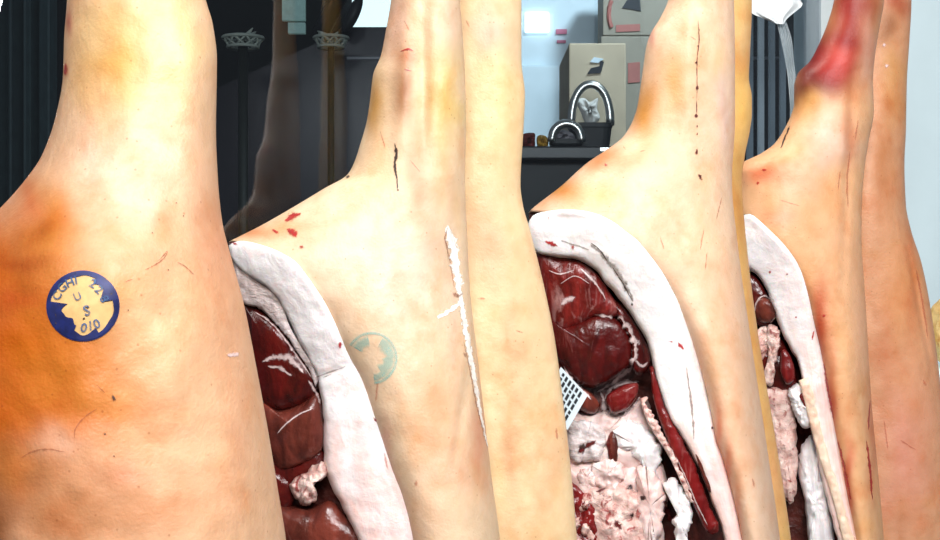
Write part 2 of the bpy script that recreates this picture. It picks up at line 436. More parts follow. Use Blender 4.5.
    # ---- flesh parts laid on the cut plane
    def pillow(s, name, poly, h, mat, base=.0, centre=None, amp=.001, fr=60, rings=14, n=72, pw=3, label=None, rag=0):
        P = smooth_closed(poly, n); n = len(P)
        c = Vector(centre) if centre else sum(P, Vector((0, 0)))/n
        if rag: P = [p+Vector((noise.noise(Vector((p.x*.16, p.y*.16, 1))), noise.noise(Vector((p.x*.16, p.y*.16, 7)))))*rag*1.6+Vector((noise.noise(Vector((p.x*.5, p.y*.5, 1))), noise.noise(Vector((p.x*.5, p.y*.5, 7)))))*rag*.8 for p in P]
        V = []; Fc = []
        for r in range(rings+2):
            t = min(1, (r+1)/rings) if r <= rings-1 else 1
            for p in P:
                q = c+(p-c)*t
                if r <= rings-1:
                    l = base+h*math.sqrt(max(0, 1-t**pw))
                    w = s.cut(q.x, q.y, 0)
                    l += (noise.noise(w*fr)*1.0+noise.noise(w*fr*2.7)*.5)*amp*(1-.5*t**6)
                else: l = base-.006*(r-rings+1)-.004
                V.append(s.cut(q.x, q.y, l))
        for r in range(rings+1):
            for i in range(n):
                a, b = r*n+i, r*n+(i+1) % n
                Fc.append((a, a+n, b+n, b))
        Fc.append(tuple(range(n)))
        o = mesh_obj(name, V, Fc, mat, s.root, label=label); s.addbvh(V, Fc); return o
    def band(s, name, outer, inner, h, mat, base=.0, n=110, mcr=16, amp=.0012, fr=55, edge=.55, label=None, skew=0, notch=None, pink=None, rag=.8):
        A = resample(outer, n); B = resample(inner, n); V = []; Fc = []
        A = [a+(a-b).normalized()*1.5 for a, b in zip(A, B)]
        B = [b+(a-b).normalized()*rag*(1.6*noise.noise(Vector((i*.35, b.x*.02, 3)))+2.4*noise.noise(Vector((i*.1, b.y*.02, 5)))) for i, (a, b) in enumerate(zip(A, B))]
        for i in range(n):
            ends = min(1, (i+.5)/5, (n-i-.5)/5); ends = math.sqrt(ends)
            for j in range(mcr+1):
                v = j/mcr
                q = A[i].lerp(B[i], v); w = s.cut(q.x, q.y, 0)
                e = math.sqrt(max(0, 4*v*(1-v)))
                pr = e**.45*(1-skew*(v-.5))
                l = base+h*pr*ends+(noise.noise(w*fr)+.5*noise.noise(w*fr*2.3))*amp*e
                if notch:
                    for (ni, nw, nd) in notch:
                        l -= nd*e*math.exp(-((i/n-ni)/nw)**2)
                if j in (0, mcr): l = base-.012 if j else .0003
                V.append(s.cut(q.x, q.y, l))
        wts = None
        if pink:
            wts = [max(0, min(.8, (i/n-pink[0])/(pink[1]-pink[0])+.5*noise.noise(Vector((i*.09, j*.25, 4)))))*min(1, .6+.4*abs(noise.noise(Vector((i*.2, j*.5, 9))))*2) for i in range(n) for j in range(mcr+1)]
        k = mcr+1
        for i in range(n-1):
            for j in range(mcr):
                a = i*k+j; Fc.append((a, a+1, a+k+1, a+k))
        Fc.append(tuple(range(k))[::-1]); Fc.append(tuple(range((n-1)*k, n*k)))
        o = mesh_obj(name, V, Fc, mat, s.root, label=label, weights=wts); s.addbvh(V, Fc); return o
    def drape(s, px, py, eps=.0006):
        if s.tree is None: s.tree = BVHTree.FromPolygons(s.bv, s.bf)
        O = Vector((0, 0, ZC)); d = (at(px, py, 1)-O).normalized()
        h, nrm, idx, dist = s.tree.ray_cast(O, d)
        if h is None: return None
        if nrm.dot(d) > 0: nrm = -nrm
        return h-d*eps*.6+nrm*eps*.6
    def ribbon(s, P, w, into, step=1.2, jit=.0, grow=1.7):
        """thin streak along pixel path P with width w (tapered), lying on the surface"""
        L = sum((Vector(P[i+1])-Vector(P[i])).length for i in range(len(P)-1))
        n = max(4, int(L/step)); Q = resample(P, n); V = []; ok = True
        for i, q in enumerate(Q):
            t = (Q[min(i+1, n-1)]-Q[max(i-1, 0)]).normalized(); nn = Vector((-t.y, t.x))
            ww = w*(math.sin(math.pi*(i+.4)/(n-.2))**.5)*(1+jit*1.2*noise.noise(Vector((i*.22, P[0][0], P[0][1]))))*.5
            sx = jit*.45*w*noise.noise(Vector((P[0][1], i*.16, P[0][0])))
            for sgn in (-1, 0, 1):
                p = s.drape(*(q+nn*(sgn*ww*grow+sx)))
                for sc_ in (.6, .3, 0):
                    if p is None: p = s.drape(*(q+nn*sgn*ww*sc_))
                if p is None: ok = False
                V.append(p)
        if not ok: return
        into.add(V, [(i*3+j, i*3+j+1, i*3+j+4, i*3+j+3) for i in range(n-1) for j in (0, 1)], [0 if j != 1 else min(1, .35+i/3, .35+(n-1-i)/3) for i in range(n) for j in range(3)])
    def blob(s, cx, cy, r, into, n=14, ry=None, wob=.4, ang=0):
        V = [s.drape(cx, cy, .0009)]; ry = ry or r
        for k in range(n):
            a = 2*math.pi*k/n; f = 1+wob*noise.noise(Vector((math.cos(a)*1.5+cx, math.sin(a)*1.5+cy, 3)))
            x, y = 1.6*r*math.cos(a)*f, 1.6*ry*math.sin(a)*f
            V.append(s.drape(cx+x*math.cos(ang)-y*math.sin(ang), cy+x*math.sin(ang)+y*math.cos(ang)))
        if any(v is None for v in V): return
        into.add(V, [(0, 1+k, 1+(k+1) % n) for k in range(n)], [1]+[0]*n)
    def sector(s, c, r0, r1, a0, a1, into, ry=1.0, n=None, eps=.0006, wob=0, soft=False):
        """ring piece in degrees, clockwise-free, image angles (up = 90)"""
        n = n or max(6, int(abs(a1-a0)/4)); V = []; m_ = 3
        for i in range(n+1):
            a = math.radians(a0+(a1-a0)*i/n)
            wv = wob*noise.noise(Vector((math.cos(a)*2.2, math.sin(a)*2.2, a0*.1)))
            for j in range(m_+1):
                r = r0+wv*(1-j/m_)+(r1-r0)*j/m_
                V.append(s.drape(c[0]+r*math.cos(a), c[1]-r*ry*math.sin(a), eps))
        if any(v is None for v in V): return
        k = m_+1
        into.add(V, [(i*k+j, i*k+j+1, i*k+k+j+1, i*k+k+j) for i in range(n) for j in range(m_)], [min(1, (0 if j in (0, m_) else 1.2)) for i in range(n+1) for j in range(k)] if soft else None)
    def text(s, body, cx, cy, size, ang, into, eps=.0009):
        cu = bpy.data.curves.new('t', 'FONT'); cu.body = body; cu.size = size; cu.align_x = 'CENTER'; cu.align_y = 'CENTER'; cu.resolution_u = 3
        cu.offset = size*.02
        o = bpy.data.objects.new('t', cu); COL.objects.link(o)
        me = bpy.data.meshes.new_from_object(o.evaluated_get(bpy.context.evaluated_depsgraph_get()))
        ca, sa = math.cos(ang), math.sin(ang)
        V = [s.drape(cx+v.co.x*ca-v.co.y*sa, cy-(v.co.x*sa+v.co.y*ca), eps) for v in me.vertices]
        if not any(v is None for v in V): into.add(V, [tuple(p.vertices) for p in me.polygons])
        bpy.data.objects.remove(o); bpy.data.curves.remove(cu); bpy.data.meshes.remove(me)

R = math.radians
# ------------------------------------------------------------------ the big leg at the left
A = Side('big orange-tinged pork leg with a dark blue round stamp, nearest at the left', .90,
    left=[(-180, 88), (-120, 76), (-60, 70), (0, 67), (40, 64), (75, 63), (115, 56), (155, 42), (180, 25), (208, 0), (240, -38), (290, -80), (380, -105), (540, -112), (700, -100)],
    right=[(-180, 178), (-120, 186), (-60, 196), (0, 206), (25, 213), (60, 217), (130, 216), (180, 218), (220, 222), (260, 232), (300, 243), (370, 257), (430, 268), (490, 278), (540, 286), (700, 300)],
    tip=None, rim=None,
    front=[(-180, .03), (0, .048), (120, .062), (220, .095), (330, .12), (540, .125), (700, .11)],
    back=[(-180, .03), (0, .035), (150, .04), (300, .05), (700, .05)],
    k=0, recess=0, base=(238, 196, 158), seed=1,
    bumps=[(125, 60, 34, 110, .003, 0), (190, 60, 16, 110, .002, 0), (90, 260, 70, 60, .01, 0)],
    blots=[(118, 60, 46, 58, (230, 176, 92), .9), (178, 40, 26, 60, (240, 214, 160), .8), (92, 20, 16, 30, (238, 206, 150), .5), (130, 178, 52, 50, (246, 214, 190), .9), (190, 190, 26, 60, (240, 190, 150), .7), (232, 240, 32, 60, (232, 160, 122), .8), (226, 330, 30, 50, (236, 172, 132), .7),
           (90, 335, 90, 75, (206, 120, 28), .95), (-10, 270, 80, 70, (190, 108, 0), 1), (12, 345, 85, 70, (206, 106, 0), 1), (0, 415, 80, 70, (206, 110, 6), 1), (50, 228, 26, 52, (206, 126, 34), .9), (30, 200, 12, 30, (200, 100, 40), .6), (-60, 330, 80, 170, (170, 66, 6), .95),
           (40, 236, 22, 16, (170, 90, 14), .7), (18, 264, 34, 8, (162, 72, 6), .7), (22, 300, 26, 8, (190, 78, 12), .5), (88, 415, 76, 40, (204, 116, 34), .95), (120, 395, 30, 20, (232, 160, 96), .6), (70, 380, 50, 34, (208, 120, 30), .6), (110, 300, 30, 30, (222, 150, 70), .6), (58, 448, 30, 20, (240, 188, 158), .85), (10, 470, 50, 30, (200, 118, 44), .8), 
           (130, 510, 110, 40, (206, 136, 88), .75), (55, 520, 46, 36, (178, 108, 54), .7), (200, 420, 46, 70, (242, 196, 154), .7), (155, 320, 46, 50, (244, 204, 160), .7), (235, 440, 22, 60, (228, 162, 122), .6), (122, 474, 26, 14, (206, 126, 88), .6), (150, 240, 30, 14, (240, 190, 150), .6), (180, 290, 24, 20, (236, 176, 136), .6), (140, 440, 40, 20, (242, 192, 148), .6),
           (-8, 525, 34, 60, (128, 66, 16), .9), (66, 70, 2.4, 5, (180, 30, 24), .95), (69, 22, 4, 14, (190, 90, 70), .8)])  # brown corner blot also has the lower-left border shade painted in
# ------------------------------------------------------------------ second side, split face with white fat
B = Side('pale cream pork side with white fat rim, long slit and faded teal stamp', 1.20,
    left=[(-180, 408), (-120, 400), (-60, 396), (0, 391), (30, 386), (55, 381), (75, 373), (100, 370), (120, 367), (145, 360), (163, 354), (175, 347), (188, 325), (209, 290), (226, 260), (241, 230)],
    right=[(-180, 448), (-120, 454), (-60, 458), (0, 460), (40, 463), (75, 465), (120, 466), (180, 465), (230, 467), (290, 470), (360, 478), (430, 486), (480, 492), (540, 500), (700, 512)],
    tip=(229, 241.5), rim=[(241, 229), (242, 243), (245, 258), (248, 269), (255, 284), (263, 296), (277, 307), (301, 323), (325, 335), (354, 347), (380, 361), (418, 374), (466, 390), (498, 402), (540, 412), (700, 430)],
    front=[(-180, .03), (0, .036), (120, .042), (200, .06), (260, .075), (400, .085), (700, .08)],
    back=[(-180, .02), (0, .025), (240, .03), (700, .03)],
    k=.42, recess=.03, base=(243, 214, 178), seed=2,
    bumps=[(404, 80, 9, 80, .004, .05), (445, 60, 16, 110, .005, 0), (424, 80, 6, 90, -.003, 0), (452, 255, 7, 45, -.004, .1), (470, 370, 5, 90, -.004, .17)],
    blots=[(398, 20, 14, 40, (238, 184, 158), 0.7), (410, 58, 9, 9, (222, 118, 88), 0.6), (402, 90, 10, 36, (156, 92, 40), .85), (432, 112, 8, 30, (190, 172, 130), .7), (414, 150, 9, 40, (200, 148, 96), .6), (376, 105, 11, 38, (204, 146, 54), .85), (444, 95, 18, 50, (226, 196, 112), .8),
           (446, 20, 14, 40, (236, 199, 177), 0.6), (418, 185, 16, 40, (234, 160, 130), 0.55), (340, 250, 60, 60, (250, 222, 194), 0.8), (400, 290, 35, 60, (250, 228, 210), 0.8), (368, 160, 20, 25, (246, 208, 162), 0.6), (432, 395, 22, 42, (236, 160, 110), 0.65), (408, 340, 30, 40, (246, 216, 182), 0.6),
           (482, 440, 10, 45, (224, 126, 86), 0.6), (455, 470, 22, 40, (238, 178, 142), 0.6), (420, 520, 25, 50, (244, 202, 170), 0.5), (285, 228, 24, 12, (230, 160, 104), .75), (250, 234, 26, 7, (216, 124, 54), .8),
           (452, 300, 6, 70, (226, 184, 162), 0.5), (430, 230, 12, 40, (236, 180, 152), 0.5), (386, 450, 6, 30, (228, 148, 132), 0.5)])
Bt = Side('plain smooth cream pork side close behind the slit one', 1.30,
    left=[(-180, 450), (0, 440), (120, 438), (200, 436), (300, 425), (540, 415), (700, 415)],
    right=[(-180, 500), (-100, 512), (0, 521.5), (60, 521.5), (95, 525), (130, 523.5), (185, 520.5), (205, 523), (230, 530), (290, 545), (340, 555), (400, 563), (460, 570), (540, 577), (700, 585)],
    tip=None, rim=None,
    front=[(-180, .02), (0, .034), (240, .04), (700, .045)], back=[(-180, .02), (0, .03), (700, .03)],
    k=0, recess=0, base=(243, 216, 170), seed=3, bumps=[(500, 60, 14, 60, .004, 0)],
    blots=[(492, 30, 22, 26, (220, 178, 168), 0.75), (503, 95, 20, 45, (242, 214, 160), 0.8), (515, 40, 7, 40, (238, 210, 172), 0.6), (480, 150, 14, 60, (232, 200, 152), 0.6), (520, 340, 22, 80, (232, 182, 142), 0.6), (490, 240, 22, 50, (228, 172, 138), 0.6), (545, 470, 18, 70, (236, 184, 142), 0.6), (512, 450, 10, 60, (214, 154, 112), 0.5), (505, 170, 14, 40, (240, 214, 172), 0.5)])
# ------------------------------------------------------------------ third side, large red muscle
C = Side('pork side with large dark red muscle and a dotted blood line on its leg', 1.42,
    left=[(-180, 690), (-120, 684), (-60, 676), (0, 668), (20, 659), (33, 651), (48, 646), (62, 644), (90, 640), (108, 637), (120, 633), (128, 629), (138, 622), (148, 609), (163, 587), (187, 560), (208, 533), (212, 529)],
    right=[(-180, 722), (-100, 730), (0, 734), (60, 735), (120, 735), (180, 732), (247, 738), (333, 750), (447, 767), (540, 780), (700, 795)],
    tip=(529, 212), rim=[(211, 529), (212.5, 560), (214, 590), (220, 609), (233, 627), (244, 640), (270, 660), (297, 675), (320, 684), (353, 695.5), (382, 704), (413, 711), (440, 716), (460, 723), (498, 733), (540, 742), (700, 765)],
    front=[(-180, .03), (0, .045), (120, .05), (200, .07), (260, .085), (400, .09), (700, .085)],
    back=[(-180, .02), (0, .025), (240, .035), (700, .035)],
    k=.40, recess=.055, base=(243, 208, 178), seed=4,
    bumps=[(690, 60, 10, 80, .003, 0), (650, 42, 6, 14, .004, 0)],
    blots=[(700, 25, 22, 40, (246, 210, 174), 0.7), (645, 112, 14, 36, (206, 136, 26), .9), (680, 82, 20, 34, (218, 158, 62), .7), (720, 60, 10, 20, (238, 190, 122), 0.5), (604, 160, 32, 11, (204, 122, 26), .85), (560, 192, 34, 13, (206, 130, 14), .95), (640, 195, 40, 30, (250, 220, 188), 0.8), (724, 112, 7, 38, (226, 200, 194), 0.7),
           (690, 160, 26, 40, (246, 208, 170), 0.6), (700, 240, 36, 50, (248, 212, 172), 0.7), (722, 320, 22, 60, (242, 192, 152), 0.6), (738, 430, 18, 70, (236, 184, 142), 0.6), (718, 430, 4, 24, (236, 118, 72), 0.7), (728, 466, 4, 26, (236, 118, 72), 0.7), (738, 510, 4, 30, (230, 128, 82), 0.6), (653, 38, 4, 10, (214, 148, 132), 0.8), (600, 196, 16, 10, (244, 200, 142), 0.6)])
Ct = Side('narrow tan pork side mostly hidden behind the dotted-line leg', 1.52,
    left=[(-180, 715), (0, 712), (180, 705), (540, 735), (700, 745)],
    right=[(-180, 735), (-100, 746), (0, 752), (55, 750), (78, 749), (98, 752), (112, 752), (130, 750), (155, 745), (180, 742), (247, 747), (333, 758), (447, 777), (540, 791), (700, 806)],
    tip=None, rim=None,
    front=[(-180, .02), (0, .03), (700, .035)], back=[(-180, .02), (0, .025), (700, .025)],
    k=0, recess=0, base=(226, 184, 116), seed=5,
    blots=[(744, 30, 8, 40, (232, 200, 152), 0.6), (745, 110, 8, 30, (232, 182, 92), 0.6), (738, 220, 10, 40, (196, 136, 72), 0.7), (752, 330, 10, 60, (214, 154, 92), 0.5), (775, 480, 14, 60, (226, 166, 122), 0.5)])
# ------------------------------------------------------------------ fourth side, red bruised hock
D = Side('pork side with a red bruised hock, second from the right end', 1.64,
    left=[(-180, 862), (-100, 848), (0, 834), (22, 828), (44, 819), (61, 810), (74, 797.5), (88, 794), (104, 794), (115, 791), (133, 782), (144, 774), (154, 760), (163, 742), (172, 736), (214, 736)],
    right=[(-180, 872), (-100, 880), (0, 884), (25, 880), (60, 874.5), (80, 873), (110, 874), (140, 869), (165, 865), (200, 862), (238, 861.5), (294, 865), (408, 872), (471, 878), (540, 884), (700, 895)],
    tip=(736, 214), rim=[(213, 736), (216, 750), (220, 757), (233, 771), (250, 787), (269, 799), (294, 807), (326, 814), (357, 821), (420, 832), (496, 846), (540, 855), (700, 872)],
    front=[(-180, .02), (0, .04), (160, .06), (300, .075), (700, .07)],
    back=[(-180, .02), (0, .025), (240, .035), (700, .035)],
    k=.40, recess=.06, base=(238, 186, 138), seed=6,
    bumps=[(848, 180, 5, 100, -.004, .05), (802, 84, 8, 10, .004, 0)],
    blots=[(858, 8, 24, 26, (130, 18, 18), 1), (824, 64, 30, 30, (104, 8, 8), 1), (845, 42, 16, 16, (118, 10, 10), 1), (848, 26, 26, 46, (152, 22, 14), .85), (812, 80, 20, 20, (104, 8, 10), 1), (832, 72, 18, 14, (150, 18, 12), 1), (802, 84, 10, 18, (110, 14, 14), 0.85), (868, 50, 10, 40, (226, 174, 152), 0.7), (808, 108, 14, 14, (216, 156, 68), 0.85), (828, 140, 24, 30, (248, 210, 190), 0.85), (762, 175, 16, 10, (222, 108, 64), 0.8),
           (848, 140, 7, 40, (190, 114, 76), 0.55), (840, 60, 12, 14, (226, 88, 80), 0.6), (800, 180, 30, 20, (240, 190, 158), 0.6), (840, 250, 26, 60, (238, 182, 142), 0.6), (820, 330, 9, 45, (196, 74, 46), .9), (832, 410, 6, 50, (196, 74, 46), .9), (848, 490, 6, 50, (196, 74, 46), .9), (872, 430, 5, 60, (206, 108, 76), 0.6), (862, 330, 10, 70, (240, 184, 152), 0.5), (778, 215, 18, 14, (240, 178, 152), 0.6)])
Dt = Side('tan orange pork side at the right end of the row', 1.76,
    left=[(-180, 860), (0, 852), (140, 845), (300, 835), (540, 830), (700, 835)],
    right=[(-180, 892), (-100, 904), (0, 911.5), (40, 909.5), (80, 907), (100, 906.5), (130, 906), (165, 904.5), (205, 906), (230, 911), (261, 921), (293, 928), (324, 933), (371, 939), (450, 948), (540, 956), (700, 965)],
    tip=None, rim=None,
    front=[(-180, .02), (0, .035), (240, .05), (700, .05)], back=[(-180, .02), (0, .03), (700, .03)],
    k=0, recess=0, base=(224, 166, 126), seed=7,
    bumps=[(922, 320, 3, 70, -.004, -.2)],
    blots=[(896, 2, 14, 14, (176, 68, 46), 0.7), (886, 30, 10, 18, (150, 94, 54), 0.75), (895, 68, 12, 20, (222, 166, 106), 0.7), (893, 100, 14, 26, (228, 170, 106), 0.6), (880, 170, 10, 40, (196, 124, 72), 0.6), (900, 300, 24, 60, (226, 154, 96), 0.6), (905, 450, 26, 70, (228, 154, 134), 0.7), (912, 280, 6, 50, (206, 120, 76), 0.6), (885, 360, 8, 60, (206, 128, 86), 0.5)])

def streak(side, P, w, jit, name='sinew', mat=None):
    b = MB(); side.ribbon(P, w, b, jit=jit)
    if b.v: mesh_obj(name, b.v, b.f, mat or SINEW, side.root, weights=b.w)
# ------------------------------------------------------------------ cut face of the second side
B.band('fat_layer', [(229, 247), (236, 243), (248, 243), (269, 249), (284, 256), (296, 264), (307, 278), (323, 302), (335, 326), (347, 355), (361, 381), (374, 419), (390, 467), (402, 499), (412, 541), (428, 640)],
       [(231, 256), (236, 266), (246, 275), (258, 282), (270, 291), (280, 303), (288, 322), (296, 340), (307, 358), (316, 376), (321, 396), (324, 424), (324, 452), (328, 480), (346, 516), (382, 600)],
       .013, FAT, base=-.002, amp=.0016, label='thick white fat along the cut edge', notch=[(.395, .006, .006)], pink=(.36, .9))
B.band('membrane', [(233, 262), (240, 271), (256, 282), (272, 294), (282, 308), (290, 328), (300, 346), (312, 366), (318, 382)],
       [(236, 290), (243, 303), (258, 309), (270, 318), (281, 330), (290, 342), (298, 354), (308, 368), (316, 386)], .006, MEMBRANE, base=-.004, amp=.002, fr=90, label='greyish striated membrane between fat and meat')
B.pillow('muscle', [(236, 296), (246, 302), (260, 309), (281, 328), (296, 349), (311, 369), (319, 386), (312, 400), (296, 408), (276, 412), (258, 400), (246, 360), (238, 325)], .016, MEAT, base=-.014, amp=.001)
B.pillow('muscle', [(258, 402), (278, 410), (300, 404), (318, 392), (323, 416), (324, 442), (318, 456), (300, 466), (278, 470), (262, 440)], .018, MEATB, base=-.014, amp=.001)
B.pillow('muscle', [(258, 446), (280, 464), (304, 462), (322, 450), (325, 470), (312, 486), (290, 492), (266, 490)], .010, MEAT, base=-.018, amp=.001)
B.pillow('fat_lump', [(291, 484), (302, 474), (314, 466), (324, 462), (327, 474), (316, 484), (318, 498), (306, 506), (296, 500)], .012, RAG, base=-.006, amp=.004, fr=120, label='pinkish white lump of fat among the muscle', rag=1.6)
B.pillow('muscle', [(262, 470), (276, 468), (290, 480), (294, 500), (284, 512), (266, 500)], .01, MEAT, base=-.016, amp=.002)
B.pillow('muscle', [(262, 506), (290, 506), (310, 508), (330, 500), (346, 516), (366, 540), (384, 580), (360, 600), (280, 600), (262, 560)], .018, MEATB, base=-.016, amp=.0015)
# ------------------------------------------------------------------ cut face of the third side
C.band('fat_layer', [(528, 226), (532, 218), (542, 213.5), (564, 211), (588, 213), (609, 221), (627, 234), (640, 245), (660, 271), (675, 298), (684, 321), (695, 354), (703, 383), (710, 414), (715, 441), (722, 461), (732, 499), (741, 541), (760, 640)],
       [(530, 244), (534, 251), (541, 255), (556, 257.5), (578, 260), (595, 270), (603, 282), (615, 295), (627, 310), (634, 322), (645, 338), (652, 360), (658, 388), (668, 416), (682, 438), (694, 458), (708, 492), (722, 533), (742, 630)],
       .015, FAT, base=-.002, amp=.0018, label='thick bluish white fat along the cut edge', pink=(.42, .85))
C.pillow('muscle', [(534, 252), (556, 257), (578, 261), (597, 274), (612, 296), (622, 312), (610, 318), (594, 317), (578, 326), (562, 330), (548, 322), (538, 290)], .012, UPPER, base=-.010, amp=.0014, label='brighter red upper muscle')
C.pillow('muscle', [(546, 318), (562, 326), (578, 322), (596, 315), (614, 318), (626, 328), (633, 346), (630, 364), (620, 374), (604, 384), (590, 388), (574, 380), (558, 364), (546, 340)], .015, MEAT, base=-.010, amp=.0014)
C.pillow('muscle', [(612, 298), (627, 311), (644, 338), (651, 358), (646, 372), (636, 374), (632, 362), (635, 346), (627, 326), (616, 314)], .014, MEAT, base=-.014, amp=.0015)
C.pillow('muscle', [(606, 398), (614, 390), (626, 384), (638, 384), (636, 398), (626, 410), (612, 413)], .010, BRIGHT, base=.0, amp=.001)
C.pillow('muscle', [(548, 360), (562, 366), (576, 384), (590, 392), (600, 404), (594, 414), (580, 410), (564, 396), (550, 376)], .014, MEATB, base=-.014, amp=.002)
# pale tissue filling the cavity
C.pillow('fat_lump', [(540, 400), (566, 408), (586, 414), (606, 410), (630, 408), (646, 398), (652, 420), (662, 446), (654, 470), (632, 474), (606, 470), (580, 462), (556, 470), (542, 440)], .018, PINKFAT, base=-.028, amp=.009, fr=44, label='pale pink fat filling the cavity', rag=2.5)
C.pillow('fat_lump', [(545, 460), (570, 456), (592, 462), (620, 460), (650, 452), (664, 470), (668, 498), (662, 520), (664, 560), (640, 600), (590, 600), (556, 570), (545, 510)], .018, PINKFAT, base=-.030, amp=.009, fr=48, rag=2.5)
C.pillow('membrane', [(566, 424), (580, 420), (598, 424), (606, 440), (600, 458), (584, 462), (570, 456)], .006, MEMBRANE, base=-.010, amp=.004, fr=70, rag=2, label='greyish membrane over the fat')
C.pillow('kidney_fat', [(612, 428), (630, 420), (648, 428), (660, 446), (660, 464), (650, 476), (640, 462), (628, 452), (616, 446)], .010, FAT, base=-.014, amp=.004, fr=80, rag=2.5)
C.pillow('fat_lump', [(592, 466), (604, 458), (618, 460), (624, 474), (616, 490), (602, 492), (594, 482)], .009, PINKFAT, base=-.013, amp=.005, fr=90, rag=2.5)
C.pillow('fat_lump', [(576, 476), (586, 468), (595, 474), (594, 486), (584, 490)], .008, PINKFAT, base=-.012, amp=.004, fr=90, rag=2.5)
C.pillow('ragged_tissue', [(582, 492), (600, 488), (622, 486), (640, 494), (650, 510), (652, 540), (640, 590), (596, 590), (584, 540), (578, 512)], .010, RAG, base=-.010, amp=.006, fr=100, label='ragged pink tissue flecked with red', rag=2.5)
C.pillow('muscle', [(566, 482), (578, 486), (592, 498), (598, 514), (600, 540), (596, 580), (566, 580), (562, 520)], .012, BRIGHT, base=-.012, amp=.006, fr=80)
C.pillow('fat_lump', [(664, 484), (672, 478), (682, 486), (690, 500), (692, 520), (688, 536), (690, 570), (676, 570), (676, 536), (672, 522), (678, 508), (668, 498)], .010, FAT, base=-.006, amp=.004, fr=90, rag=2.5)
C.pillow('fat_lump', [(638, 466), (652, 470), (662, 484), (664, 508), (658, 540), (650, 560), (640, 530), (636, 494)], .012, PINKFAT, base=-.010, amp=.003, fr=60, rag=2.5)
for (x, y, r) in [(586, 505, 5), (576, 523, 5), (586, 530, 6), (577, 540, 5)]:
    C.pillow('fat_lump', [(x-r, y), (x, y-r), (x+r, y), (x, y+r)], .006, RAG, base=.002, n=24, rings=6, amp=.002, fr=150, rag=2.5)
C.pillow('muscle', [(607, 442), (613, 430), (618, 440), (617, 462), (610, 464)], .004, MEATB, base=-.010, n=30, rings=6)
C.band('muscle', [(651, 366), (654, 395), (661, 420), (673, 450), (683, 475), (693, 500), (706, 528), (714, 534)], [(654, 366), (662, 395), (671, 418), (684, 442), (695, 464), (706, 495), (717, 521), (719, 532)], .010, BRIGHT, base=-.004, amp=.0008, label='long narrow strip of bright red muscle')
C.band('membrane', [(641, 398), (645, 412), (650, 424), (656, 434), (664, 446), (673, 462), (682, 482), (690, 502)], [(647, 396), (651, 410), (656, 422), (663, 432), (671, 448), (679, 464), (688, 484), (695, 504)], .006, RAG, base=.0, amp=.005, fr=120, n=80, rag=2.2)
C.band('seam', [(694, 444), (698, 460), (704, 476), (710, 492)], [(698, 446), (706, 458), (712, 474), (714, 494)], .002, CAVITY, base=.009, n=40, amp=.001, label='dark slot in the fat edge')
# sinew between the muscles
streak(C, [(594, 314), (606, 316), (618, 318), (627, 326), (633, 340), (635, 356), (630, 368), (620, 377), (608, 386), (596, 392)], 5, .9)
streak(C, [(561, 305), (567, 300), (576, 297)], 5, .6)
streak(C, [(548, 270), (560, 274), (575, 270)], 1.2, 0); streak(C, [(560, 284), (575, 276), (590, 284)], 1, 0); streak(C, [(580, 268), (596, 284), (606, 300)], 2, .8)
streak(C, [(636, 360), (642, 366), (648, 362)], 3, .6); streak(C, [(604, 400), (612, 388), (626, 382), (640, 382)], 4, .9); streak(C, [(600, 388), (603, 400), (606, 412), (618, 416), (632, 408), (640, 396)], 3.5, .9)
streak(C, [(564, 366), (570, 378), (580, 388), (592, 400)], 3, .8); streak(C, [(676, 456), (686, 478), (696, 502), (708, 526)], 1.4, .6)
streak(B, [(262, 362), (274, 357), (288, 358), (298, 366), (304, 374)], 5, 1); streak(B, [(268, 366), (280, 368), (292, 376)], 3, 1); streak(B, [(277, 434), (286, 424), (300, 414), (312, 409)], 1.6, 0); streak(B, [(255, 312), (270, 322), (284, 338), (298, 358), (312, 378)], 2, .8)
streak(B, [(308, 380), (316, 392), (320, 404)], 3, .8)
# ------------------------------------------------------------------ cut face of the fourth side
D.band('fat_layer', [(738, 220), (745, 216), (753, 217), (771, 233), (787, 250), (799, 269), (807, 294), (814, 326), (821, 357), (832, 420), (846, 496), (855, 541), (870, 640)],
       [(738, 262), (744, 269), (757, 275), (767, 291), (774, 311), (781, 332), (788, 346), (797, 360), (802, 380), (808, 414), (820, 471), (835, 534), (856, 630)], .010, FAT, base=-.002, amp=.0015, label='pinkish white fat along the cut edge', pink=(.1, .6))
D.pillow('muscle', [(738, 270), (752, 274), (762, 284), (772, 304), (776, 318), (768, 326), (752, 324), (740, 310)], .012, MEAT, base=-.016)
D.pillow('muscle', [(756, 302), (764, 297), (773, 304), (776, 314), (770, 322), (760, 322), (754, 314)], .010, MEATB, base=-.004)
D.pillow('muscle', [(740, 320), (756, 330), (770, 328), (782, 340), (790, 354), (796, 372), (796, 388), (784, 392), (768, 388), (750, 380), (740, 350)], .012, MEAT, base=-.020, amp=.003, fr=70)
D.pillow('fat_lump', [(752, 338), (762, 326), (770, 332), (768, 350), (758, 366), (752, 356)], .008, RAG, base=-.006, amp=.005, fr=120, rag=1.6)
D.pillow('fat_lump', [(766, 328), (776, 326), (780, 340), (776, 362), (772, 384), (764, 378), (768, 352)], .008, RAG, base=-.004, amp=.005, fr=120, rag=1.6)
D.pillow('muscle', [(781, 350), (788, 352), (794, 366), (794, 380), (786, 384), (780, 370)], .008, BRIGHT, base=-.002)
D.pillow('joint', [(788, 392), (796, 384), (806, 390), (815, 408), (814, 424), (804, 428), (796, 418), (791, 404)], .012, FAT, base=-.004, amp=.005, fr=100, label='white knob of cartilage', rag=1.6)
D.pillow('marrow', [(799, 396), (803, 394), (808, 404), (806, 408), (802, 404)], .003, BRIGHT, base=.0085, n=24, rings=6, rag=1.6)
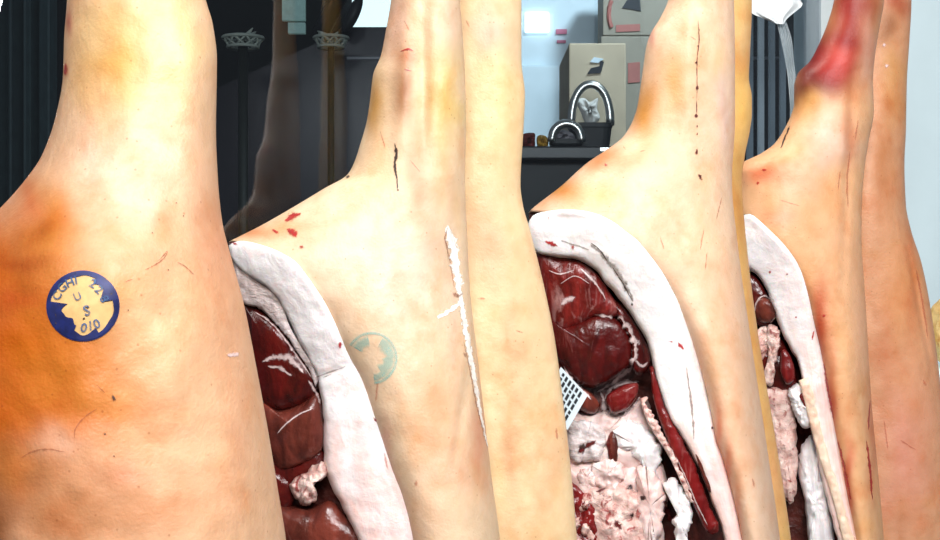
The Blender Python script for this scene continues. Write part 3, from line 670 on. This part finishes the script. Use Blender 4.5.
D.pillow('flank_tissue', [(764, 388), (778, 386), (790, 394), (796, 430), (798, 470), (794, 500), (784, 500), (774, 460), (766, 420)], .012, RAG, base=-.018, amp=.004, fr=60, label='greyish pink flank tissue with red spots', rag=1.6)
D.pillow('backbone', [(802, 446), (810, 436), (818, 444), (824, 470), (830, 500), (834, 540), (838, 600), (812, 600), (808, 540), (804, 500), (798, 468)], .018, FAT, base=-.030, amp=.006, fr=95, label='bluish white ridged column hanging in the cavity', rag=1.6)
D.pillow('fat_lump', [(836, 512), (842, 508), (852, 530), (866, 570), (856, 590), (846, 548)], .008, CREAMFAT, base=.004, amp=.002, rag=1.6)
D.band('fat_seam', [(800, 380), (808, 412), (820, 456), (834, 500), (846, 548)], [(810, 376), (817, 410), (828, 452), (842, 496), (853, 546)], .006, CREAMFAT, base=.007, amp=.002, fr=70, label='cream edge of the fat')
streak(D, [(754, 314), (757, 302), (765, 296), (774, 303), (776, 315), (770, 323)], 2.2, .8)

# ------------------------------------------------------------------ marks on the skin
def marks(side, name, mat, ribbons=(), blobs=(), label=None):
    for P, w in ribbons:
        b = MB(); side.ribbon(P, w, b, jit=.7)
        if b.v: mesh_obj(name, b.v, b.f, mat, side.root, label=label, weights=b.w)
    for q in blobs:
        b = MB(); side.blob(*q[:3], b, ry=q[3] if len(q) > 3 else None, ang=q[4] if len(q) > 4 else 0)
        if b.v: mesh_obj(name, b.v, b.f, mat, side.root, label=label, weights=b.w)
marks(A, 'crack', VEIN, [([(144, 270), (153, 266), (163, 259), (167, 251), (161, 258), (156, 262)], 1.6), ([(176, 262), (184, 266), (194, 275)], 1.5), ([(20, 458), (34, 451), (48, 449), (66, 452)], 1.4), ([(74, 440), (76, 428), (86, 416), (98, 408)], 1.4), ([(96, 384), (106, 394)], 1.2), ([(124, 282), (134, 279)], 1.2)])
marks(A, 'dark_speck', DARKMARK, [], [(113.5, 397.5, 1.6, 3.2, -.4), (183, 216, .8), (176, 203, .7), (105, 434, .9), (168, 270, .7), (128, 310, .7), (152, 233, .6), (114, 456, .7)])
marks(A, 'fat_scrap', SINEW, [([(226, 355), (233, 355), (239, 353)], 4)], label='tiny white scrap stuck on the skin')
marks(A, 'blood_mark', BLOOD, [([(66, 63), (65.5, 75)], 3)])
# dark blue stamp
c = (83, 306)
b = MB(); A.sector(c, 0, 33, 0, 360, b, .97, eps=.0005); stamp = mesh_obj('stamp_ground', b.v, b.f, STAMPSKIN, A.root, label='yellowish skin inside the blue stamp', weights=b.w)
b = MB()
A.sector(c, 33.4, 36.4, 0, 360, b, .97)
A.sector(c, 19, 35, 172, 252, b, .97, eps=.0009, wob=9); A.sector(c, 27, 35, 245, 300, b, .97, eps=.0009, wob=7); A.sector(c, 31, 35, 296, 372, b, .97, eps=.0009, wob=2)
A.sector(c, 24, 35, 12, 66, b, .97, eps=.0009, wob=9); A.sector(c, 31, 35, 60, 178, b, .97, eps=.0009, wob=2)
inkst = mesh_obj('ink_stamp', b.v, b.f, INK, A.root, label='dark blue round inspection stamp', weights=b.w)
inkst['_w'] = tuple(A.root['_w'])
for ch, x, y, a, sz in [('C', 58, 296, 58, 12), ('G', 63, 288, 42, 12), ('H', 70.5, 283, 22, 12), ('I', 76.5, 281, 10, 12), ('2', 93, 284, -28, 12), ('2', 99, 290, -44, 12), ('8', 104, 299, -66, 12),
                    ('0', 84, 328, -12, 13), ('1', 90.5, 326, 4, 13), ('0', 97, 324, 22, 13), ('U', 78, 297, 20, 11), ('S', 87, 311, 16, 14)]:
    b = MB(); A.text(ch, x, y, sz, R(a), b, .0012)
    mesh_obj('letter', b.v, b.f, INKP, inkst, weights=b.w)
marks(A, 'dark_speck', DARKMARK, [], [(88, 307, 1.6), (84, 318.5, 1.3)])
# second side
marks(B, 'crack', DARKMARK, [([(395, 142), (396.5, 152), (395, 165), (397, 180)], 3), ([(397, 176), (397.5, 190)], 1.2)], [(348, 177, 2.2, 1.3, -.6), (398, 190, 1)])
marks(B, 'blood_mark', BLOOD, [([(284, 221), (293, 216), (302, 214)], 6), ([(286, 229), (292, 231), (296, 238)], 6.5), ([(272, 230), (279, 233)], 4), ([(299, 246), (304, 248)], 4), ([(232, 243), (238, 245)], 3), ([(340, 341), (339.5, 349)], 2.6), ([(400, 52), (408, 49), (414, 51)], 1.6), ([(404, 69), (412, 71)], 1.2), ([(373, 417), (377, 422)], 2)])
marks(B, 'groove', GREYLINE, [([(315, 378), (326, 373), (338, 369), (346, 366)], 1.6), ([(322, 378), (332, 374)], 1)], label='dark cut line across the white fat')
sl = MB(); B.ribbon([(447, 224), (451, 234), (455, 250), (457, 268), (458, 286), (461, 302), (464, 322), (469, 350), (474, 376), (479, 404), (484, 430), (488, 448)], 6, sl, jit=.5)
mesh_obj('slit_fat', sl.v, sl.f, SLITFAT, B.root, label='white fat showing in the long slit', weights=sl.w)
sl = MB(); B.ribbon([(446, 226), (452, 242), (456, 262), (458, 282), (460, 294)], 11, sl, jit=.5); mesh_obj('slit_fat', sl.v, sl.f, SLITFAT, B.root, label='wider upper end of the slit', weights=sl.w)
sl = MB(); B.ribbon([(436, 319), (446, 313), (456, 306), (461, 303)], 5, sl, jit=.6); mesh_obj('slit_fat', sl.v, sl.f, SLITFAT, B.root, label='white shred beside the slit', weights=sl.w)
marks(B, 'slit_edge', VEIN, [([(452, 292), (458, 296), (463, 293)], 4), ([(448, 226), (445, 240), (450, 262), (454, 288)], 1.4), ([(463, 340), (470, 372), (476, 404), (484, 436)], 1.2), ([(463, 352), (466, 358)], 2.6), ([(444, 236), (448, 250)], 1)])
tk = MB()
for r0, r1, a0, a1 in [(22.5, 26.5, -84, 150), (9, 25, -56, 0), (11, 25, 0, 62), (15, 24, -84, -56), (10, 24, 150, 100)]:
    B.sector((372, 358), r0, r1, a0, a1, tk, 1.02, eps=.0007, wob=4 if r0 < 20 else 0, soft=True)
mesh_obj('ink_stamp', tk.v, tk.f, TEALINK, B.root, label='faded teal round stamp', weights=tk.w)
marks(B, 'scratch', SCRATCH, [([(404, 20), (410, 32)], 1), ([(380, 130), (386, 150)], 1), ([(378, 380), (376, 402)], 2), ([(384, 452), (388, 470)], 1.6), ([(416, 480), (417, 486)], 3), ([(410, 160), (420, 172)], 1)])
marks(Bt, 'scratch', SCRATCH, [([(515, 330), (524, 333)], 1), ([(478, 298), (486, 299)], 1.2), ([(556, 428), (557, 440)], 2), ([(466, 20), (470, 27)], 2)])
# third side
marks(C, 'blood_streak', DRYBLOOD, [([(698, 20), (699, 40), (697, 60), (697, 88), (696.5, 100)], .9), ([(697, 60), (696, 64)], 2), ([(696.5, 100), (696.5, 114)], 1)], [(697, 88, 1.4, 2.2), (696.3, 115.5, 1.9, 2.2), (696.5, 152, 1.6, 3), (700, 177, 1.5, 3.5, -.4), (697, 134, .7, 2), (697, 126, .6, 1.6), (699, 30, .8), (698, 46, .8)])
marks(C, 'scratch', SCRATCH, [([(690, 36), (696, 40)], 1), ([(704, 228), (700, 250)], 1.2), ([(707, 252), (705, 270)], 1), ([(660, 236), (664, 250)], 1), ([(722, 196), (716, 220)], 1), ([(640, 152), (646, 150)], 1.2), ([(623, 146), (626, 150)], 1.4), ([(752, 478), (754, 488)], 1.6)])
marks(C, 'blood_mark', BLOOD, [([(544, 241), (550, 243), (558, 246)], 3.4), ([(548, 216), (549, 220)], 2), ([(668, 341), (673, 342)], 2), ([(678, 342), (681, 346), (684, 350)], 3)], [(573, 247.5, 1.9, 2.2), (606, 165, 1.4)])
marks(C, 'fat_crease', GREYLINE, [([(686, 366), (690, 392), (693, 420), (694, 440)], 2.4), ([(590, 244), (604, 256), (620, 276), (634, 302)], 5), ([(560, 240), (590, 250)], 2)])
marks(C, 'dark_speck', DARKMARK, [([(590, 242), (600, 250), (608, 262)], 1), ([(612, 266), (622, 282), (632, 300)], 1.1)], [(712, 428, 1.3), (632, 304, 1.4), (627, 284, 1), (632, 515, 2.2), (643, 498, 3, 3), (630, 487, 3, 3), (582, 448, 4, 5)])
marks(C, 'tissue_spot', TISSUESPOT, [([(578, 452), (588, 446), (596, 440)], 5), ([(612, 458), (608, 446), (610, 436)], 4), ([(664, 500), (668, 512), (672, 522)], 7), ([(614, 520), (622, 530)], 6), ([(596, 492), (606, 488)], 3)])
# fourth side
marks(D, 'cut_mark', DARKMARK, [([(790, 126), (785, 138), (780.5, 149)], 1.8)])
marks(D, 'blood_mark', BLOOD, [([(824, 362), (828, 390), (834, 420)], 2.4), ([(838, 440), (845, 470), (851, 500)], 2.4), ([(866, 440), (870, 470), (872, 500)], 2.2), ([(870, 400), (868, 430)], 1.5), ([(814, 330), (812, 340)], 1.6)], [(758, 183, 1.6), (764, 170, 2, 1.2), (824, 316, 1.4), (770, 272, 1.2), (787, 274, 1), (796, 317, 1)])
marks(D, 'scratch', SCRATCH, [([(850, 150), (847, 180), (848, 210)], 1.6), ([(858, 120), (855, 140)], 1.4), ([(840, 170), (838, 190)], 1.2), ([(780, 200), (800, 206)], 1)])
marks(Dt, 'scratch', SCRATCH, [([(916, 270), (922, 300), (928, 340)], 1.8), ([(900, 440), (916, 450)], 1.4), ([(884, 420), (888, 450)], 1.4), ([(923, 380), (926, 386)], 2)])
marks(Dt, 'fat_scrap', SINEW, [], [(884, 45, 1.6), (886.5, 66, 1.8)])

# ------------------------------------------------------------------ paper tag tucked against the red muscle
PAPER = simple('pale_blue_paper', (206, 224, 232), .5, var=.04)
PRINT = simple('black_print', (30, 36, 44), .6)
def tagpt(u, v, off=0):
    P = [C.cut(561, 367, .028), C.cut(587.5, 395.5, .040), C.cut(567.5, 430, .040), C.cut(541, 402, .028)]
    p = (P[0]*(1-u)+P[1]*u)*(1-v)+(P[3]*(1-u)+P[2]*u)*v
    return p+Vector((0, -off, 0))
tr = empty('price_tag', tagpt(.5, .5), 'small pale blue printed paper tag against the red muscle, behind the plain cream side', 'tag'); tr['_w'] = tuple(tr.location)
b = MB(); b.prism([tagpt(0, 0), tagpt(1, 0), tagpt(1, 1), tagpt(0, 1)], .0012, (0, 1, 0)); b.build('card', PAPER, tr)
b = MB(); random.seed(3)
for k in range(6):
    u0 = .12+.13*k; v = .06
    while v < .9:
        w = random.uniform(.05, .16)
        b.prism([tagpt(u0, v, .0006), tagpt(u0+.075, v, .0006), tagpt(u0+.075, min(.94, v+w), .0006), tagpt(u0, min(.94, v+w), .0006)], .0004, (0, 1, 0))
        v += w+random.uniform(.03, .06)
b.build('printed_lines', PRINT, tr, label='rows of small black print')

# ------------------------------------------------------------------ pale piece at the right edge
Yh = 2.05; hb = at(958, 368, Yh)
sh = empty('stand', (hb.x, Yh, 0), 'narrow white stand at the right edge, mostly hidden behind the last pork side', 'stand'); sh['_w'] = (hb.x, Yh, 0)
b = MB(); b.box((hb.x-.09, Yh-.09, hb.z-.02), (hb.x+.11, Yh+.1, hb.z), bev=.003); b.build('top', WALLM, sh)
for dx in (-.08, .1):
    for dy in (-.08, .09):
        b = MB(); b.box((hb.x+dx-.01, Yh+dy-.01, 0), (hb.x+dx+.01, Yh+dy+.01, hb.z-.0205)); b.build('leg', WALLM, sh)
bm = bmesh.new(); bmesh.ops.create_icosphere(bm, subdivisions=5, radius=1)
for v in bm.verts:
    p = v.co.copy(); n_ = 1+.05*noise.noise(p*2.2)+.02*noise.noise(p*7)
    v.co = Vector((p.x*.044, p.y*.06, (p.z*.066 if p.z > 0 else p.z*.054)))*n_
zmin = min(v.co.z for v in bm.verts)
o = bpy.data.meshes.new('ham'); bm.to_mesh(o); bm.free()
for p in o.polygons: p.use_smooth = True
o.materials.append(flesh('yellow_rind', (214, 168, 92), (238, 206, 140), (190, 110, 50), .5, (4, 4, 4), 16, .5, (.55, .7), .4, .05))
hm = bpy.data.objects.new('ham', o); COL.objects.link(hm); hm.location = (hb.x-.002, Yh, hb.z-zmin+.0005)
tag(hm, 'small yellowish lump of pork at the right edge beside the last side', 'ham')

# ------------------------------------------------------------------ behind the glass
CARD = simple('brown_cardboard', (206, 190, 164), .8, var=.06, scale=14)
CARD2 = simple('grey_cardboard', (158, 152, 138), .8, var=.06, scale=14)
WHITEM = simple('white_enamel', (214, 234, 244), .35, var=.03)
PINKL = simple('pink_label', (214, 120, 150), .5)
REDP = simple('red_print', (178, 112, 104), .6)
DARKM = simple('dark_plastic', (24, 26, 28), .5)
CHROME = simple('chrome', (220, 220, 215), .3, metal=1, var=.02)
YEL = simple('yellow_wrapper', (210, 160, 50), .4)
REDW = simple('red_wrapper', (120, 40, 36), .4)
COUNTER = simple('dark_counter', (30, 32, 34), .35, var=.2)
def pbox(m, x0, y0, x1, y1, Y, depth, bev=.004):
    p = at(x0, y1, Y); q = at(x1, y0, Y); m.box((p.x, Y, p.z), (q.x, Y+depth, q.z), bev=bev)
def thing(name, loc, label, cat, group=None):
    o = empty(name, loc, label, cat, group); o['_w'] = tuple(loc); return o
# counter
p = at(512, 146, 2.95); q = at(690, 146, 2.95)
ct = thing('counter', ((p.x+q.x)/2, 3.1, 0), 'dark counter with a bright front edge, behind the glass between the pork sides', 'counter')
ZT = p.z
b = MB(); b.box((p.x, 2.95, ZT-.03), (q.x, 3.75, ZT), bev=.004); b.build('worktop', COUNTER, ct)
b = MB(); b.box((p.x+.02, 3.0, 0), (q.x-.02, 3.7, ZT-.031)); b.build('cabinet', DARKM, ct)
b = MB(); b.box((at(600, 0, 2.95).x, 2.944, ZT-.012), (q.x, 2.949, ZT-.004)); b.build('edge_strip', CHROME, ct)
# fridge
p = at(514, 115, 3.85); q = at(600, -60, 3.85)
fg = thing('refrigerator', ((p.x+q.x)/2, 4.1, 0), 'white upright refrigerator with an added glowing panel and a pink label', 'refrigerator')
b = MB(); b.box((p.x, 3.86, 0), (q.x, 4.45, 2.35), bev=.015); b.build('body', WHITEM, fg)
b = MB(); b.box((p.x+.006, 3.835, .1), (q.x-.006, 3.858, at(0, 66, 3.85).z), bev=.006); dr = b.build('door', WHITEM, fg)
b = MB(); pbox(b, 560, 90, 563, 112, 3.815, .018, .003); b.build('handle', CHROME, dr) if False else None
b = MB(); pbox(b, 525, 12, 549, 32, 3.845, .014, .003); b.build('white_glow', simple('white_glow', (236, 250, 255), .3, emit=2.2), fg, label='added glowing panel for a blown white patch')  # emissive panel added to make the blown white patch
b = MB(); pbox(b, 556, 29, 567, 34, 3.852, .006, .001); pbox(b, 557, 40, 566, 43, 3.852, .006, .001); b.build('sticker', PINKL, fg, label='pink label strips')
# boxes
def carton(x0, y0, x1, y1, Y, depth, mat, label, flaps):
    p = at((x0+x1)/2, y1, Y); o = thing('cardboard_box', (p.x, Y+depth/2, p.z), label, 'box', 'cardboard boxes behind the glass')
    b = MB(); pbox(b, x0, y0, x1, y1, Y, depth); b.build('carton', mat, o)
    return o
def blot(parent, poly, Y, name, mat, label=None):
    b = MB(); b.prism([at(x, y, Y) for x, y in poly], .002, (0, 1, 0)); b.build(name, mat, parent, label=label)
zt = 270-(ZT-ZC)*F/3.2
b1 = carton(569, 43, 626, zt, 3.2, .35, CARD, 'tan cardboard box with a black mark, in front of the taller grey box', 0)
blot(b1, [(587, 74), (591, 68), (600, 66), (600, 60), (604, 62), (602, 70), (601, 73)], 3.197, 'printed_mark', PRINT, 'black printed mark')
blot(b1, [(590, 62), (594, 57), (604, 59), (598, 63)], 3.197, 'white_patch', WHITEM)
zt2 = 270-(ZT-ZC)*F/3.58
b2 = carton(601, 36, 690, zt2, 3.58, .15, CARD2, 'grey cardboard box standing behind the tan one on the counter', 0)
b3 = carton(603, -34, 690, 35.4, 3.58, .15, CARD2, 'grey cardboard box with a red arc and black mark, upper one of the stack', 0)
blot(b3, [(622, 8), (627, 0), (640, -2), (641, 11), (630, 9)], 3.577, 'printed_mark', PRINT, 'black printed mark')
b = MB(); b.tube([at(612-7*math.cos(t)+4, 14-17*math.sin(t), 3.577) for t in [k*.12-.9 for k in range(16)]], .006, 6); b.build('printed_arc', REDP, b3, label='red arc')
blot(b3, [(616, 25), (640, 24), (640, 31), (616, 32)], 3.577, 'printed_band', REDP, 'reddish printed band')
blot(b2, [(628, 63), (640, 62), (640, 82), (628, 83)], 3.577, 'printed_band', REDP, 'reddish printed band')
# crates with chrome handles
def basket(cx, rim, top, w, Y, label):
    base = at(cx, 0, Y); zb = ZT; wd = w*Y/F; zr = at(0, rim, Y).z
    o = thing('handled_crate', (base.x, Y, zb), label, 'crate', 'dark crates with chrome handles on the counter')
    b = MB(); N = 24; V = []
    def ring(r, z, fl):
        for k in range(N):
            a = 2*math.pi*k/N; c_, s_ = math.cos(a), math.sin(a)
            V.append(Vector((base.x+wd*r*math.copysign(abs(c_)**.4, c_), Y+.7*wd*r*math.copysign(abs(s_)**.4, s_), z)))
    for r, z in ((.44, zb+.0005), (.5, zr-.012), (.52, zr-.010), (.52, zr), (.48, zr), (.47, zr-.004)): ring(r, z, 0)
    b.add(V, [(i*N+k, i*N+(k+1) % N, (i+1)*N+(k+1) % N, (i+1)*N+k) for i in range(5) for k in range(N)]+[tuple(range(N))[::-1], tuple(range(5*N, 6*N))])
    b.build('body', DARKM, o)
    b = MB(); zt_ = at(0, top, Y).z
    b.tube([(base.x-wd*.46*math.cos(t), Y-.02, zr-.006+(zt_-zr)*math.sin(t)**.8) for t in [math.pi*k/28 for k in range(29)]], .010, 10); b.build('handle', CHROME, o, smooth=True, label='chrome arched handle')
basket(590, 124, 83, 42, 3.09, 'dark crate with a tall chrome arched handle holding white paper')
basket(566, 140, 122, 32, 2.985, 'lower dark crate with a small chrome handle, left of the tall-handled one')
def crumple(name, pts, depth, mat, label, cat, seed, group=None):
    """crumpled sheet with real thickness: jittered pad"""
    P = smooth_closed(pts, 40); n = len(P); c = sum(P, Vector((0, 0)))/n; V = []; Fc = []; Y = depth
    for side in (-1, 1):
        for r in range(1, 6):
            for p in P:
                q = c+(p-c)*r/5; w = at(q.x, q.y, Y)
                th = (.012*(1-(r/5)**3)+.0015); V.append(at(q.x, q.y, Y+side*th+.018*noise.noise(Vector((q.x*.25, q.y*.25, seed)))*(1-(r/5)**4)))
    for s_ in range(2):
        o_ = s_*5*n
        for r in range(4):
            for i in range(n): Fc.append((o_+r*n+i, o_+r*n+(i+1) % n, o_+(r+1)*n+(i+1) % n, o_+(r+1)*n+i))
        Fc.append(tuple(range(o_, o_+n)))
    for i in range(n): Fc.append((4*n+i, 4*n+(i+1) % n, 9*n+(i+1) % n, 9*n+i))
    o = mesh_obj(name, V, Fc, mat, None, origin=at(c.x, max(p.y for p in P), Y)); tag(o, label, cat, group); return o
crumple('paper', [(576, 101), (584, 98), (590, 102), (598, 98), (597, 108), (600, 118), (594, 124), (586, 124), (581, 113)], 3.12, simple('white_paper', (226, 224, 218), .7), 'crumpled white paper in the tall-handled crate', 'paper', 2)
crumple('packet', [(537, 137), (543, 135), (548, 139), (547, 147), (538, 147)], 2.99, YEL, 'yellow packet on the counter left of the lower crate', 'packet', 3)
crumple('packet', [(522, 135), (534, 133), (535, 140), (534, 147), (523, 147)], 2.99, REDW, 'dark red packet left of the yellow one on the counter', 'packet', 4)
crumple('packet', [(556, 133), (564, 130), (573, 134), (574, 140), (558, 140)], 3.0, simple('grey_wrapper', (150, 144, 150), .4), 'greyish packet lying on the lower crate', 'packet', 5)
# vertical blinds, dark
SLAT = simple('dark_blind_fabric', (140, 152, 162), .6, var=.1, scale=12)
SLAT2 = simple('grey_blind_fabric', (196, 206, 214), .6, var=.1, scale=12)
f0 = onwin(742)+NB*.09; 
vb = thing('vertical_blind', tuple(Vector((f0.x, f0.y, .3))), 'dark vertical slat blind hanging behind the glass by the white window frame', 'blind')
LL = (onwin(821)+NB*.09-f0).length; ns = 9; 
f0x = f0-U*.08
for k in range(ns+1):
    a = f0x+U*((LL+.08)*k/(ns+1)); d = (U*math.cos(.5)+NB*math.sin(.5))
    wdt = (LL+.08)/(ns+1)*1.08
    b = MB(); e = d.cross(Vector((0, 0, 1)))
    P = []
    for t in range(7):
        x = t/6; P.append(a+d*wdt*x-e*.006*math.sin(math.pi*x))
    P += [p+e*.0015 for p in P[::-1]]
    b.prism([Vector((p.x, p.y, .3)) for p in P], 2.2, (0, 0, 1)); b.build('slat', SLAT2 if k in (3, 4, 7) else SLAT, vb)
b = MB(); wbox(b, f0x-NB*.0, f0x+U*(LL+.08), -.015, .05, 2.5, 2.55); b.build('head_rail', DARKM, vb)
# plastic bag hanging
FILM = simple('thin_white_plastic', (240, 248, 252), .3, var=.04)
def loft_sheet(name, rows, Y, mat, parent, seed, amp=.012, th=.002, label=None):
    """folded film given by rows (y, x left, x right)"""
    ys = [r[0] for r in rows]; L_ = [(r[0], r[1]) for r in rows]; R_ = [(r[0], r[2]) for r in rows]
    n = 40; mcol = 14; V = []; Fc = []
    for side in (0, 1):
        for i in range(n+1):
            y = ys[0]+(ys[-1]-ys[0])*i/n; l, r = interp(L_, y), interp(R_, y)
            for j in range(mcol+1):
                x = l+(r-l)*j/mcol
                V.append(at(x, y, Y+amp*noise.noise(Vector((x*.09, y*.035, seed)))+amp*.4*math.sin(j*1.5+y*.03)+side*th))
    k = mcol+1; m_ = (n+1)*k
    for s_ in (0, 1):
        for i in range(n):
            for j in range(mcol):
                a = s_*m_+i*k+j; Fc.append((a, a+1, a+k+1, a+k))
    per = [j for j in range(k)]+[i*k+mcol for i in range(1, n+1)]+[n*k+j for j in range(mcol-1, -1, -1)]+[i*k for i in range(n-1, 0, -1)]
    for q in range(len(per)):
        a, c_ = per[q], per[(q+1) % len(per)]; Fc.append((a, c_, m_+c_, m_+a))
    return mesh_obj(name, V, Fc, mat, parent, label=label)
bgp = at(775, 120, 2.2)
bag = thing('plastic_bag', tuple(bgp), 'white plastic bag with a trailing clear strip hanging in front of the dark blind', 'bag')
loft_sheet('bag_body', [(-90, 735, 800), (-40, 738, 805), (0, 744, 800), (3, 745, 803), (7, 747, 801), (12, 750, 795), (16, 757, 790), (20, 768, 786), (24, 776, 784)], 2.2, FILM, bag, 1)
FILMC = simple('clear_strip', (190, 206, 214), .2, var=.1, alpha=.45)
loft_sheet('clear_strip', [(20, 776, 786), (40, 781, 792), (60, 785, 794), (80, 788, 796), (110, 790, 795), (135, 789, 793)], 2.21, FILMC, bag, 2, amp=.004, label='trailing clear plastic strip')
# lattice stand beyond the glass at the left
IVORY = simple('ivory_wire', (170, 176, 164), .5); OLIVE = simple('pale_green_post', (24, 28, 22), .6)
def lattice(px, Y, sc, label, post):
    c = at(px, 46, Y); k = sc*Y/F
    o = thing('lattice_planter', (c.x, Y, 0), label, 'planter', 'lattice planters outside the window')
    b = MB(); zb, zt_ = at(0, 47, Y).z, at(0, 38, Y).z; r0, r1 = 15*k, 20*k; n = 10
    for z, r in ((zb, r0), (zt_, r1)):
        b.tube([(c.x+r*math.cos(2*math.pi*i/24), Y+r*math.sin(2*math.pi*i/24), z) for i in range(24)], .006, 6, closed=True)
    for i in range(n):
        for s_ in (-1, 1):
            a0 = 2*math.pi*i/n; a1 = a0+s_*2*math.pi/n
            b.tube([(c.x+r0*math.cos(a0), Y+r0*math.sin(a0), zb), (c.x+r1*math.cos(a1), Y+r1*math.sin(a1), zt_)], .004, 5)
    b.build('basket', IVORY, o, smooth=True)
    b = MB()
    b.tube([(c.x, Y, 0), (c.x, Y, zb+.02)], post*k, 14); b.build('post', OLIVE, o, smooth=True)
    b = MB(); random.seed(int(px))
    for i in range(16):
        a = random.uniform(0, 6.28); L_ = random.uniform(5, 16)*k
        b.tube([(c.x, Y, zb), (c.x+.5*L_*math.cos(a), Y+.5*L_*math.sin(a), zb+.9*L_), (c.x+L_*math.cos(a), Y+L_*math.sin(a), zb+random.uniform(.6, 1.3)*L_)], [.006, .009, .002], 6)
    b.build('foliage', IVORY, o, smooth=True)
lattice(243, 4.6, 1.0, 'ivory lattice planter on a post, nearer the big leg at the left', 5)
lattice(331, 4.9, .85, 'dim lattice planter beside the parked van', 4)
CURT = simple('dark_teal_cloth', (34, 50, 54), .8, var=.2)
c0, c1 = at(-60, 0, 3.3), at(52, 0, 3.3)
b = MB(); P = [Vector((c0.x+(c1.x-c0.x)*k/60, 3.3+.03*math.sin(k*.75)+.012*math.sin(k*2.1), .02)) for k in range(61)]
P += [p+Vector((0, .012, 0)) for p in P[::-1]]
b.prism(P, 2.4, (0, 0, 1)); o = b.build('curtain', CURT, smooth=False, origin=(c0.x, 3.3, 0)); tag(o, 'dark teal curtain in folds behind the glass at the far left', 'curtain')
# parked van beyond the glass
VANP = simple('grey_purple_van_paint', (42, 38, 45), .25, metal=.2, var=.05); TYRE = simple('tyre_rubber', (18, 18, 18), .8)
Yv = 5.2
vx0 = at(322, 0, Yv).x; vx1 = vx0+3.2
van = thing('van', (vx0+1.6, Yv+.7, 0), 'dark grey-purple van with a black wing mirror, parked beyond the glass', 'van')
zb = at(0, 27, Yv).z
b = MB(); prof = [(vx0-.55, .45), (vx0+3.2, .45), (vx0+3.2, zb), (vx0+.12, zb), (vx0-.1, zb-.1), (vx0-.5, zb-.28), (vx0-.6, zb-.6)]
b.prism([Vector((x, Yv, z)) for x, z in prof], 1.5, (0, 1, 0)); b.build('body', VANP, van)
b = MB()
for yy in (Yv+.02, Yv+1.44):
    b.tube([(vx0-.02, yy, zb-.05), (vx0+.14, yy, zb+.28), (vx0+.36, yy, zb+.62)], .035, 8)
    b.tube([(vx0+1.15, yy, zb-.05), (vx0+1.15, yy, zb+.62)], .045, 8); b.tube([(vx0+2.9, yy, zb-.05), (vx0+2.9, yy, zb+.62)], .045, 8)
b.build('pillar', DARKM, van, smooth=True)
b = MB(); b.box((vx0+.3, Yv, zb+.6), (vx0+3.2, Yv+1.5, zb+.7), bev=.04); b.build('roof', VANP, van)
b = MB(); b.box((vx0+.1, Yv-.012, at(0, 60, Yv).z), (vx0+3.1, Yv-.001, at(0, 57, Yv).z), bev=.002); b.build('trim_strip', simple('grey_trim', (150, 150, 156), .3), van)
mr = MB(); c = at(352, 14, Yv-.16)
V = []; n = 20
for lay in (-.05, -.03, .03, .05):
    f = 1 if abs(lay) < .04 else .75
    for k in range(n):
        a = 2*math.pi*k/n; x, y = math.cos(a)*6.5*f, math.sin(a)*20*f
        V.append(at(353+x*math.cos(.42)-y*math.sin(.42), 14+x*math.sin(.42)+y*math.cos(.42), Yv-.16+lay))
mr.add(V, [(i*n+k, i*n+(k+1) % n, (i+1)*n+(k+1) % n, (i+1)*n+k) for i in range(3) for k in range(n)]+[tuple(range(n))[::-1], tuple(range(3*n, 4*n))])
mr.tube([at(346, 30, Yv-.16), at(343, 33, Yv+.03)], .02, 8)
mr.build('wing_mirror', DARKM, van, smooth=True, label='black wing mirror')
for wx in (vx0+.15, vx0+2.5):
    for yy in (Yv+.02, Yv+1.3):
        b = MB(); b.tube([(wx, yy-.03, .34), (wx, yy+.18, .34)], .34, 28); w_ = b.build('wheel', TYRE, van)
        b = MB(); b.tube([(wx, yy-.034, .34), (wx, yy-.031, .34)], .2, 20); b.build('hubcap', CHROME, w_) if False else None

for o in bpy.data.objects:
    if '_w' in o: del o['_w']
